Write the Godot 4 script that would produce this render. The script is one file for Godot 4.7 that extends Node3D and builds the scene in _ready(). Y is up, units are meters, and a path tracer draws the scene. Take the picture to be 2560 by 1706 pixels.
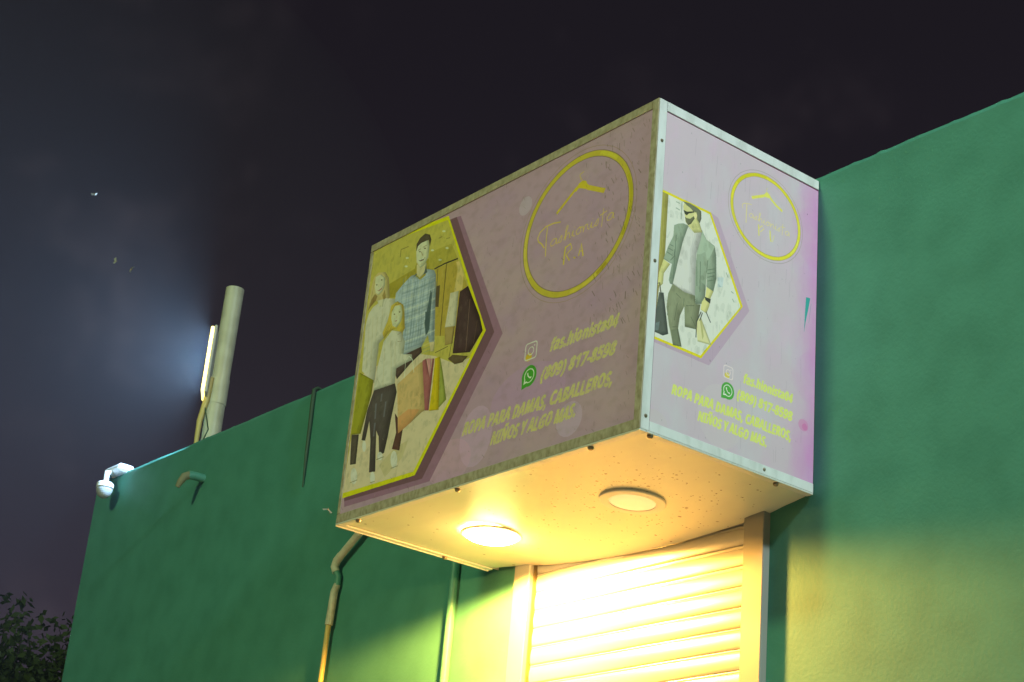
extends Node3D
# A shop front at night: a printed box sign over a roller shutter, on a green rendered wall.

const BY := 3.4            # height of the underside of the sign above the ground
const SW := 1.754          # sign: width along the wall, depth, height
const SD := 0.82
const SH := 1.22
const WALL_TOP := 1.249
const WALL_LEFT := -5.96
const WALL_RIGHT := 6.5

var M := {}
var rng := RandomNumberGenerator.new()
const FRONT_PRINT = [
	[223,200,239,127,0,1259,200,1257,214,1250,226,1241,236,1228,243,1215,245,1201,243,1188,236,1179,226,1172,214,1170,200,1172,186,1179,173,1188,163,1201,156,1215,154,1228,156,1241,163,1250,173,1257,186],
	[230,186,246,114,0,1126,1226,1120,1268,1104,1307,1080,1337,1048,1357,1014,1363,979,1357,948,1337,923,1307,907,1268,902,1226,907,1183,923,1145,948,1114,979,1095,1014,1088,1048,1095,1080,1114,1104,1145,1120,1183],
	[227,192,246,127,0,1706,1291,1702,1314,1691,1335,1673,1351,1651,1362,1627,1366,1602,1362,1580,1351,1563,1335,1551,1314,1547,1291,1551,1268,1563,1247,1580,1231,1602,1220,1627,1216,1651,1220,1673,1231,1691,1247,1702,1268],
	[218,163,246,63,0,1588,1121,1576,1164,1541,1203,1487,1234,1419,1254,1343,1261,1267,1254,1199,1234,1145,1203,1110,1164,1098,1121,1110,1077,1145,1038,1199,1007,1267,987,1343,980,1419,987,1487,1007,1541,1038,1576,1077],
	[246,180,235,76,0,993,1307,985,1340,964,1369,930,1392,888,1407,841,1412,794,1407,752,1392,718,1369,696,1340,689,1307,696,1275,718,1246,752,1222,794,1207,841,1202,888,1207,930,1222,964,1246,985,1275],
	[167,116,158,216,0,647,74,728,80,1135,785,708,1364,44,1354,32,1300,591,1312,1012,736],
	[126,85,105,204,0,642,73,697,76,1074,761,650,1340,37,1325,32,1300,591,1312,1012,736],
	[246,231,31,255,0,-155,-25,630,47,1012,736,591,1312,17,1307,-49,1006],
	[218,197,105,255,0,-151,-4,628,68,989,730,576,1292,11,1281,-49,1006],
	[189,166,68,255,0,183,265,398,247,406,222,504,229,564,299,309,367,204,340],
	[202,180,84,255,0,505,197,678,207,743,303,567,300,514,283],
	[246,246,239,204,0,335,215,331,218,321,217,311,212,306,206,309,203,319,205,330,210],
	[246,246,239,204,0,619,124,615,126,606,125,596,120,591,114,594,112,604,113,614,118],
	[246,246,239,204,0,659,224,656,227,646,225,636,220,632,215,635,212,644,213,654,218],
	[246,246,239,204,0,542,198,539,200,529,199,519,194,514,189,517,186,527,187,537,192],
	[246,246,239,204,0,614,270,610,273,601,271,591,267,586,261,590,258,599,260,609,265],
	[246,246,239,204,0,336,171,333,174,323,173,312,168,307,162,310,159,320,161,331,166],
	[161,138,76,204,6,259,102,323,106],
	[161,138,76,204,7,259,102,259,143],
	[161,138,76,178,6,568,144,597,144],
	[161,138,76,178,6,631,167,661,171],
	[208,175,84,255,0,568,304,744,310,834,464,886,554,909,734,625,655],
	[240,206,141,255,0,731,317,755,321,801,400,802,477,740,477,750,361],
	[78,65,55,255,8,561,300,647,298,743,304],
	[126,104,55,255,6,656,303,660,449,668,667],
	[142,118,64,255,5,590,311,605,471],
	[107,87,68,255,0,593,398,623,401,630,513,596,503],
	[243,218,199,255,0,56,697,374,663,646,760,788,830,915,840,576,1292,15,1282,29,989],
	[218,194,149,127,0,295,1204,405,1144,507,1130,476,1206,354,1272],
	[246,227,215,255,-1,711,468,776,476,780,650,698,635,709,525],
	[199,163,105,255,-1,698,637,773,650,772,732,713,726],
	[84,56,64,255,-1,786,483,844,472,956,654,989,730,911,812,780,783],
	[154,121,117,255,3,869,544,878,798],
	[119,93,84,255,3,941,668,930,776],
	[113,87,68,255,-1,747,800,781,789,899,827,861,847,804,841],
	[126,101,72,255,4,643,743,737,737],
	[119,96,68,255,4,772,648,755,802],
	[237,206,154,255,-1,83,170,144,185,182,228,211,340,180,349,84,321,31,360,33,244,50,183],
	[154,118,72,204,0,77,282,100,301,91,323,56,341,36,353,52,303],
	[180,144,88,204,0,143,310,160,283,177,336,159,339],
	[246,232,231,255,-1,75,351,122,342,177,334,268,365,279,459,232,535,167,567,168,770,47,677,28,427,43,376],
	[246,231,215,255,-1,106,327,161,333,161,374,126,364],
	[246,235,215,255,-1,64,188,109,187,148,218,155,257,142,285,112,298,83,279,65,241],
	[135,110,84,229,0,89,237,87,239,82,239,77,236,74,233,75,231,81,231,86,234],
	[135,110,84,229,0,128,223,126,225,120,224,114,221,111,218,113,216,118,216,125,219],
	[199,135,125,255,0,93,268,119,268,136,256,130,273,108,277],
	[246,246,246,255,3,101,270,131,261],
	[221,192,166,153,5,100,236,100,254],
	[202,211,246,255,-1,261,333,307,306,372,278,399,279,453,323,494,311,500,280,561,306,580,335,608,534,627,683,589,682,569,634,527,683,386,687,363,621,359,482,260,373],
	[135,152,186,126,6,313,270,316,405,320,570],
	[246,242,246,114,4,331,266,337,411,341,576],
	[119,135,166,82,7,355,290,357,417,363,582],
	[135,152,186,66,10,373,287,377,423,384,588],
	[246,242,246,88,10,394,296,397,429,405,594],
	[119,135,166,116,10,417,319,417,435,426,600],
	[135,152,186,113,8,432,298,437,441,447,605],
	[246,242,246,91,9,454,316,457,446,468,611],
	[119,135,166,88,7,477,336,476,452,489,617],
	[135,152,186,131,7,494,330,496,458,509,623],
	[246,242,246,86,4,514,337,515,464,530,628],
	[119,135,166,127,5,533,337,535,469,550,634],
	[135,152,186,76,8,553,346,554,475,571,640],
	[246,242,246,135,4,575,367,574,481,591,645],
	[119,135,166,101,8,594,372,593,487,611,651],
	[142,161,199,101,5,305,313,443,324,572,327],
	[246,245,246,65,6,308,336,446,344,575,346],
	[123,141,174,98,10,310,352,449,363,578,365],
	[142,161,199,63,9,312,368,453,382,582,384],
	[246,245,246,88,5,314,386,456,401,585,403],
	[123,141,174,68,7,317,410,460,420,588,422],
	[142,161,199,99,10,319,426,463,439,591,440],
	[246,245,246,104,10,321,443,467,458,595,459],
	[123,141,174,79,9,325,469,470,477,598,478],
	[142,161,199,98,9,326,484,473,496,601,496],
	[246,245,246,94,8,329,503,477,514,604,515],
	[123,141,174,82,9,332,525,480,533,607,533],
	[142,161,199,103,5,333,539,483,552,611,552],
	[246,245,246,60,5,336,561,487,570,614,570],
	[123,141,174,52,9,338,578,490,589,617,589],
	[142,161,199,52,5,341,598,493,608,620,607],
	[246,245,246,109,9,343,615,497,626,623,625],
	[123,141,174,55,5,344,629,500,644,626,643],
	[142,161,199,60,6,346,648,503,663,629,662],
	[246,245,246,59,9,348,666,507,681,632,680],
	[123,141,174,56,7,351,685,510,700,636,698],
	[142,161,199,74,6,354,706,513,718,639,716],
	[135,149,186,76,8,375,538,521,542],
	[135,149,186,76,8,380,562,525,566],
	[135,149,186,76,8,384,587,529,591],
	[135,149,186,76,8,389,611,534,615],
	[135,149,186,76,8,394,635,538,639],
	[135,149,186,76,8,398,660,542,663],
	[126,144,178,89,7,375,522,384,667],
	[126,144,178,89,7,399,529,405,665],
	[126,144,178,89,7,422,535,425,663],
	[126,144,178,89,7,445,542,445,661],
	[126,144,178,89,7,467,548,465,659],
	[126,144,178,89,7,490,555,485,656],
	[126,144,178,89,7,513,561,504,654],
	[84,99,113,216,0,550,404,565,424,576,608,552,634,530,564,541,491],
	[84,99,113,204,0,526,507,558,516,570,619,560,632,537,568],
	[246,223,190,255,-1,410,231,492,245,498,294,449,312,420,286],
	[103,113,129,255,-1,391,295,412,276,425,287,402,288],
	[91,99,117,255,-1,488,256,505,300,475,303,486,279],
	[246,237,219,255,-1,390,140,402,118,482,120,500,164,500,220,475,252,440,257,404,213],
	[97,79,68,255,-1,393,157,388,115,413,91,451,80,493,100,509,131,503,165,486,124,428,122,403,130],
	[183,155,133,178,5,407,155,430,153],
	[183,155,133,178,5,445,151,478,149],
	[126,104,88,229,0,432,169,430,171,424,170,418,167,415,164,417,162,423,163,429,166],
	[126,104,88,229,0,472,165,470,167,464,166,457,162,454,159,456,157,463,158,469,161],
	[199,169,137,255,5,436,171,453,197],
	[129,96,84,255,-1,421,210,450,216,474,211,464,223,436,222],
	[246,246,246,255,4,429,213,468,214],
	[224,200,166,178,0,397,179,412,216,442,253,439,257,406,218],
	[227,200,170,153,5,433,238,464,240],
	[94,70,72,255,-1,386,687,526,681,538,711,458,743,357,798,325,747],
	[246,217,186,255,-1,588,677,631,684,630,732,606,727],
	[107,65,64,255,-1,374,969,455,1054,452,1090,446,1165,384,1145,403,1070],
	[240,203,92,255,-1,233,390,282,381,337,416,374,545,346,579,301,525,242,528,204,553,186,517,220,462],
	[246,235,235,255,-1,205,568,267,527,346,557,387,617,387,682,457,700,466,731,418,732,342,740,344,814,171,809,175,718],
	[246,239,219,255,-1,245,424,266,402,317,409,341,456,334,501,302,523,267,505,246,460],
	[132,104,72,229,0,276,447,275,449,270,449,265,446,262,443,264,441,268,441,274,444],
	[132,104,72,229,0,321,448,319,450,314,450,308,447,305,444,307,442,312,442,318,445],
	[196,141,129,255,0,272,480,306,479,292,490],
	[246,246,246,255,3,277,480,303,481],
	[230,194,158,178,4,292,457,292,471],
	[186,152,64,153,5,328,416,362,555],
	[186,152,64,153,5,345,425,371,550],
	[186,152,64,153,5,246,491,211,540],
	[186,152,64,153,5,233,492,195,535],
	[186,152,64,153,5,257,502,238,547],
	[186,155,105,127,5,157,200,201,331],
	[186,155,105,127,5,174,230,198,346],
	[186,155,105,127,5,61,203,48,285],
	[186,155,105,127,5,54,267,41,344],
	[186,147,76,255,5,245,424,265,396,316,401],
	[183,152,141,204,4,318,564,355,559,358,609,325,600],
	[183,173,51,255,-1,28,680,160,753,158,821,105,1008,24,995],
	[97,82,80,255,-1,27,996,91,1008,96,1155,47,1149],
	[100,85,92,255,-1,174,809,345,815,369,864,348,991,339,1072,324,1150,285,1154,262,1057,236,1022,269,1228,218,1222,197,1061,167,959,152,1056,120,1042,136,903],
	[148,147,182,140,12,206,881,214,960],
	[148,147,182,140,12,287,891,286,967],
	[148,147,182,140,12,218,980,219,1047],
	[148,147,182,140,12,246,843,246,881],
	[221,203,186,102,7,59,436,81,683],
	[221,203,186,102,7,85,403,125,714],
	[221,203,186,102,7,128,415,131,547],
	[221,203,186,102,7,163,385,171,508],
	[221,203,186,102,7,218,381,239,447],
	[221,203,186,102,7,171,588,189,770],
	[221,203,186,102,7,218,581,246,804],
	[221,203,186,102,7,264,574,316,802],
	[221,203,186,102,7,307,595,328,728],
	[221,203,186,102,7,342,615,365,680],
	[246,199,149,255,-1,365,826,532,762,561,761,624,1010,589,1016,506,1049,419,1079],
	[246,152,105,127,0,407,996,478,975,571,997,506,1049,419,1079],
	[246,246,246,255,3,413,721,417,809],
	[246,246,246,255,3,465,726,491,799],
	[246,246,246,255,3,413,721,435,703,465,726],
	[196,110,125,255,-1,549,757,578,754,623,861,626,766,642,771,640,940,642,1020,612,1013],
	[246,163,186,255,-1,581,754,621,765,623,861],
	[246,206,31,255,-1,648,770,686,773,719,1035,645,1023,651,915],
	[183,183,88,255,-1,687,775,721,859,769,999,718,1025],
	[246,238,246,229,0,273,1257,274,1269,270,1278,263,1282,253,1280,244,1273,236,1262,231,1249,231,1236,234,1227,242,1224,251,1225,261,1233,268,1244],
	[246,238,246,229,0,439,1207,440,1226,435,1239,426,1245,413,1243,400,1232,389,1215,383,1195,382,1177,387,1163,397,1157,409,1159,422,1170,433,1188],
	[246,238,246,229,0,121,1220,122,1237,118,1250,108,1255,95,1253,82,1242,71,1226,65,1208,64,1190,68,1177,78,1172,91,1174,104,1185,115,1201],
	[246,238,246,229,0,316,1164,315,1173,311,1179,303,1181,293,1179,283,1173,275,1164,271,1154,271,1146,276,1139,284,1137,294,1139,304,1146,312,1154],
	[246,238,246,229,0,165,1082,166,1095,164,1104,159,1109,151,1107,143,1100,137,1088,132,1075,131,1062,134,1053,139,1049,146,1050,154,1058,161,1069],
	[161,138,117,204,4,393,1239,447,1238],
	[161,138,117,204,4,67,1241,127,1239],
	[161,138,117,204,4,265,1170,326,1169],
	[161,138,117,204,4,237,1276,275,1276],
	[186,147,149,255,3,1946,409,1944,443,1938,476,1930,509,1917,541,1902,572,1883,601,1862,628,1837,654,1811,676,1782,697,1750,714,1718,729,1684,740,1649,749,1613,754,1577,755,1540,754,1505,749,1469,740,1435,729,1403,714,1372,697,1342,676,1316,654,1291,628,1270,601,1251,572,1236,541,1223,509,1215,476,1209,443,1208,409,1209,375,1215,341,1223,308,1236,276,1251,245,1270,216,1291,189,1316,163,1342,141,1372,120,1403,103,1435,88,1469,77,1505,69,1540,64,1577,62,1613,64,1649,69,1684,77,1718,88,1750,103,1782,120,1811,141,1837,163,1862,189,1883,216,1902,245,1917,276,1930,308,1938,341,1944,375,1946,409],
	[227,200,60,229,25,1912,409,1910,436,1907,463,1900,489,1891,515,1880,540,1867,564,1851,587,1833,609,1814,629,1792,647,1769,664,1744,678,1718,691,1691,701,1663,710,1635,715,1606,719,1577,720,1547,719,1518,715,1490,710,1462,701,1435,691,1409,678,1384,664,1361,647,1340,629,1320,609,1302,587,1286,564,1273,540,1262,515,1253,489,1246,463,1243,436,1241,409,1243,381,1246,354,1253,328,1262,302,1273,277,1286,253,1302,230,1320,208,1340,188,1361,170,1384,153,1409,139,1435,126,1462,116,1490,107,1518,102,1547,98,1577,97,1606,98,1635,102,1663,107,1691,116,1718,126,1744,139,1769,153,1792,170,1814,188,1833,208,1851,230,1867,253,1880,277,1891,302,1900,328,1907,354,1910,381,1912,409],
	[151,118,105,255,3,1926,409,1924,437,1920,465,1914,493,1905,520,1893,546,1879,571,1863,595,1844,618,1823,639,1801,658,1777,675,1751,691,1724,704,1696,715,1667,723,1637,729,1607,733,1577,734,1546,733,1516,729,1486,723,1457,715,1429,704,1402,691,1376,675,1352,658,1330,639,1309,618,1291,595,1274,571,1260,546,1248,520,1239,493,1233,465,1229,437,1227,409,1229,380,1233,352,1239,324,1248,297,1260,271,1274,246,1291,222,1309,199,1330,178,1352,159,1376,142,1402,127,1429,113,1457,103,1486,94,1516,88,1546,84,1577,83,1607,84,1637,88,1667,94,1696,103,1724,113,1751,127,1777,142,1801,159,1823,178,1844,199,1863,222,1879,246,1893,271,1905,297,1914,324,1920,352,1924,380,1926,409],
	[151,118,105,255,3,1898,409,1896,434,1893,460,1887,486,1878,510,1868,534,1855,557,1840,579,1823,600,1804,619,1783,637,1761,652,1737,666,1712,678,1686,688,1660,696,1632,702,1605,705,1577,706,1549,705,1521,702,1493,696,1467,688,1441,678,1416,666,1392,652,1370,637,1349,619,1331,600,1313,579,1298,557,1285,534,1275,510,1266,486,1260,460,1257,434,1255,409,1257,383,1260,357,1266,331,1275,307,1285,283,1298,260,1313,238,1331,217,1349,198,1370,181,1392,165,1416,151,1441,139,1467,129,1493,121,1521,115,1549,112,1577,111,1605,112,1632,115,1660,121,1686,129,1712,139,1737,151,1761,165,1783,181,1804,198,1823,217,1840,238,1855,260,1868,283,1878,307,1887,331,1893,357,1896,383,1898,409],
	[205,183,31,153,16,1886,287,1895,307,1901,328,1907,349,1910,370,1912,392,1913,413,1912,435,1909,456,1905,478,1899,499,1891,519,1882,539,1872,558],
	[246,217,96,153,16,1729,687,1717,693,1706,697,1694,702,1681,706,1669,709,1656,712,1644,715,1631,717,1618,719,1605,720,1593,721,1580,721,1567,721],
	[246,217,113,153,16,1288,570,1278,553,1269,536,1261,518,1255,500,1249,481,1245,462,1242,443,1241,424,1240,405,1241,385,1243,366,1247,347,1251,329],
	[186,152,35,153,16,1786,654,1782,657,1777,659,1773,662,1769,665,1765,668,1760,670,1756,673,1752,676,1747,678,1743,680,1738,683,1734,685,1729,687],
	[246,228,76,153,16,1698,117,1708,121,1717,124,1727,129,1736,133,1745,138,1754,143,1763,148,1771,153,1779,159,1788,165,1796,171,1803,178,1811,184],
	[240,206,60,242,14,1437,315,1508,268,1556,236],
	[240,206,60,242,20,1549,245,1583,225,1606,238],
	[240,206,60,229,22,1598,230,1637,260,1744,313],
	[240,206,60,242,0,1568,219,1596,211,1619,222,1636,255,1615,259,1578,242],
	[240,206,60,204,4,1589,208,1576,187,1574,176,1592,172,1600,170],
	[246,211,105,229,7,1470,365,1423,355,1371,354,1335,369,1321,392,1329,413,1350,428,1372,456],
	[246,211,105,229,6,1383,361,1381,406,1385,500],
	[246,211,105,204,5,1452,438,1450,437,1446,435,1442,434,1438,433,1434,433,1430,434,1425,437,1421,440,1417,443,1415,446,1414,449,1414,453,1415,456,1416,459,1419,461,1422,463,1426,463,1431,463,1436,462,1439,461,1443,457,1446,452,1448,446,1451,441,1452,439,1453,441,1453,445,1452,450,1452,455,1452,458,1454,460,1455,461,1457,462,1459,463,1460,463],
	[246,211,105,204,5,1460,461,1464,457,1469,450,1474,443,1480,436,1483,433,1485,433,1486,436,1487,440,1486,444,1486,447,1486,450,1485,453,1484,456,1483,459,1481,461,1478,462,1475,462,1471,462,1468,462,1465,462],
	[246,211,105,204,5,1499,461,1502,454,1507,443,1513,431,1517,419,1521,411,1522,406,1522,402,1521,400,1520,399,1519,398,1517,399,1515,400,1513,402,1512,405,1510,411,1510,420,1509,432,1509,445,1509,457,1509,465],
	[246,211,105,204,5,1509,461,1510,459,1512,455,1513,450,1515,446,1517,442,1520,440,1523,437,1526,436,1529,435,1531,435,1533,436,1534,439,1535,442,1536,446,1536,449,1537,452,1537,455,1536,457,1537,460,1537,461,1539,462,1540,463,1542,462,1544,462,1545,462],
	[246,211,105,204,5,1551,458,1552,454,1554,448,1556,442,1558,437,1559,435,1560,437,1559,442,1558,448,1558,454,1558,458,1560,460,1563,462,1566,462,1569,463,1571,463],
	[246,211,105,204,5,1563,422,1565,419],
	[246,211,105,204,5,1597,433,1594,435,1590,437,1585,440,1581,443,1579,446,1579,449,1580,453,1582,458,1584,461,1587,463,1591,463,1595,462,1600,460,1605,458,1608,455,1609,452,1608,448,1608,443,1606,439,1605,436,1603,434,1601,433,1599,433,1597,433,1597,433,1600,434,1604,435,1610,436,1615,437,1618,438],
	[246,211,105,204,5,1621,435,1621,437,1622,441,1623,445,1624,449,1624,452,1624,455,1624,458,1624,461,1624,463,1624,465],
	[246,211,105,204,5,1624,458,1625,455,1627,451,1630,446,1632,441,1634,438,1637,436,1641,435,1644,434,1647,434,1649,436,1650,438,1651,442,1651,447,1651,452,1652,455,1654,458,1656,459,1658,461,1660,462,1662,463],
	[246,211,105,204,5,1667,458,1668,454,1670,448,1673,442,1675,437,1676,435,1676,437,1675,442,1675,448,1674,454,1675,458,1677,460,1680,462,1683,462,1686,463,1688,463],
	[246,211,105,204,5,1679,422,1681,419],
	[246,211,105,204,5,1690,461,1694,457,1699,450,1705,443,1710,436,1714,433,1716,433,1717,436,1717,440,1717,444,1716,447,1716,450,1715,453,1714,456,1713,459,1711,461,1708,462,1705,462,1701,462,1698,462,1696,462],
	[246,211,105,204,5,1745,395,1744,400,1744,407,1744,415,1743,424,1743,433,1742,443,1741,454,1741,464,1740,474,1740,480],
	[246,211,105,204,5,1724,422,1768,414],
	[246,211,105,204,5,1809,438,1807,437,1803,435,1799,434,1795,433,1791,433,1787,434,1782,437,1778,440,1774,443,1772,446,1771,449,1771,453,1772,456,1773,459,1776,461,1779,463,1783,463,1788,463,1793,462,1796,461,1800,457,1803,452,1805,446,1808,441,1809,439,1810,441,1810,445,1809,450,1809,455,1809,458,1811,460,1812,461,1814,462,1816,463,1817,463],
	[246,214,76,229,9,1516,495,1513,533,1511,579],
	[246,214,76,229,7,1513,502,1548,492,1559,517,1524,537,1549,571],
	[246,214,76,204,0,1588,570,1586,573,1581,573,1576,570,1573,566,1575,562,1580,563,1586,566],
	[246,214,76,229,8,1606,568,1618,515,1636,578],
	[246,214,76,178,5,1607,548,1632,551],
	[246,203,35,204,0,1352,948,1351,954,1348,959,1344,963,1338,966,1331,966,1325,966,1319,963,1314,959,1311,954,1310,948,1311,942,1314,937,1319,933,1325,930,1331,929,1338,930,1344,933,1348,937,1351,942],
	[246,237,246,229,6,1368,885,1372,886,1377,889,1379,893,1380,898,1380,947,1379,952,1377,956,1372,958,1368,959,1318,959,1314,958,1309,956,1307,952,1306,947,1306,898,1307,893,1309,889,1314,886,1318,885,1368,885],
	[246,237,246,229,5,1360,922,1360,927,1358,931,1355,934,1352,937,1348,939,1343,940,1338,939,1334,937,1331,934,1328,931,1326,927,1325,922,1326,918,1328,913,1331,910,1334,907,1338,905,1343,905,1348,905,1352,907,1355,910,1358,913,1360,918,1360,922],
	[246,237,246,255,0,1368,901,1367,902,1367,903,1366,904,1365,904,1364,905,1363,904,1362,904,1361,903,1361,902,1360,901,1361,900,1361,899,1362,898,1363,898,1364,898,1365,898,1366,898,1367,899,1367,900],
	[84,172,60,255,0,1393,1035,1391,1050,1384,1063,1373,1074,1360,1081,1345,1083,1331,1081,1317,1074,1307,1063,1300,1050,1297,1035,1300,1021,1307,1007,1317,997,1331,990,1345,987,1360,990,1373,997,1384,1007,1391,1021],
	[84,172,60,255,0,1300,1027,1301,1088,1343,1079],
	[246,246,246,255,5,1376,1034,1375,1041,1373,1047,1369,1053,1364,1058,1358,1061,1352,1064,1345,1064,1339,1064,1332,1061,1326,1058,1322,1053,1318,1047,1316,1041,1315,1034,1316,1027,1318,1021,1322,1015,1326,1010,1332,1007,1339,1005,1345,1004,1352,1005,1358,1007,1364,1010,1369,1015,1373,1021,1375,1027,1376,1034],
	[246,246,246,255,0,1316,1041,1311,1068,1339,1061],
	[84,172,60,255,0,1322,1042,1321,1057,1338,1053],
	[84,172,60,255,0,1372,1034,1371,1042,1367,1050,1361,1056,1354,1060,1345,1061,1337,1060,1330,1056,1324,1050,1320,1042,1318,1034,1320,1026,1324,1018,1330,1012,1337,1009,1345,1007,1354,1009,1361,1012,1367,1018,1371,1026],
	[246,246,246,255,7,1334,1019,1337,1032,1348,1043,1360,1046],
	[246,246,246,255,8,1332,1020,1336,1026],
	[246,246,246,255,8,1355,1043,1360,1045],
]
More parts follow.
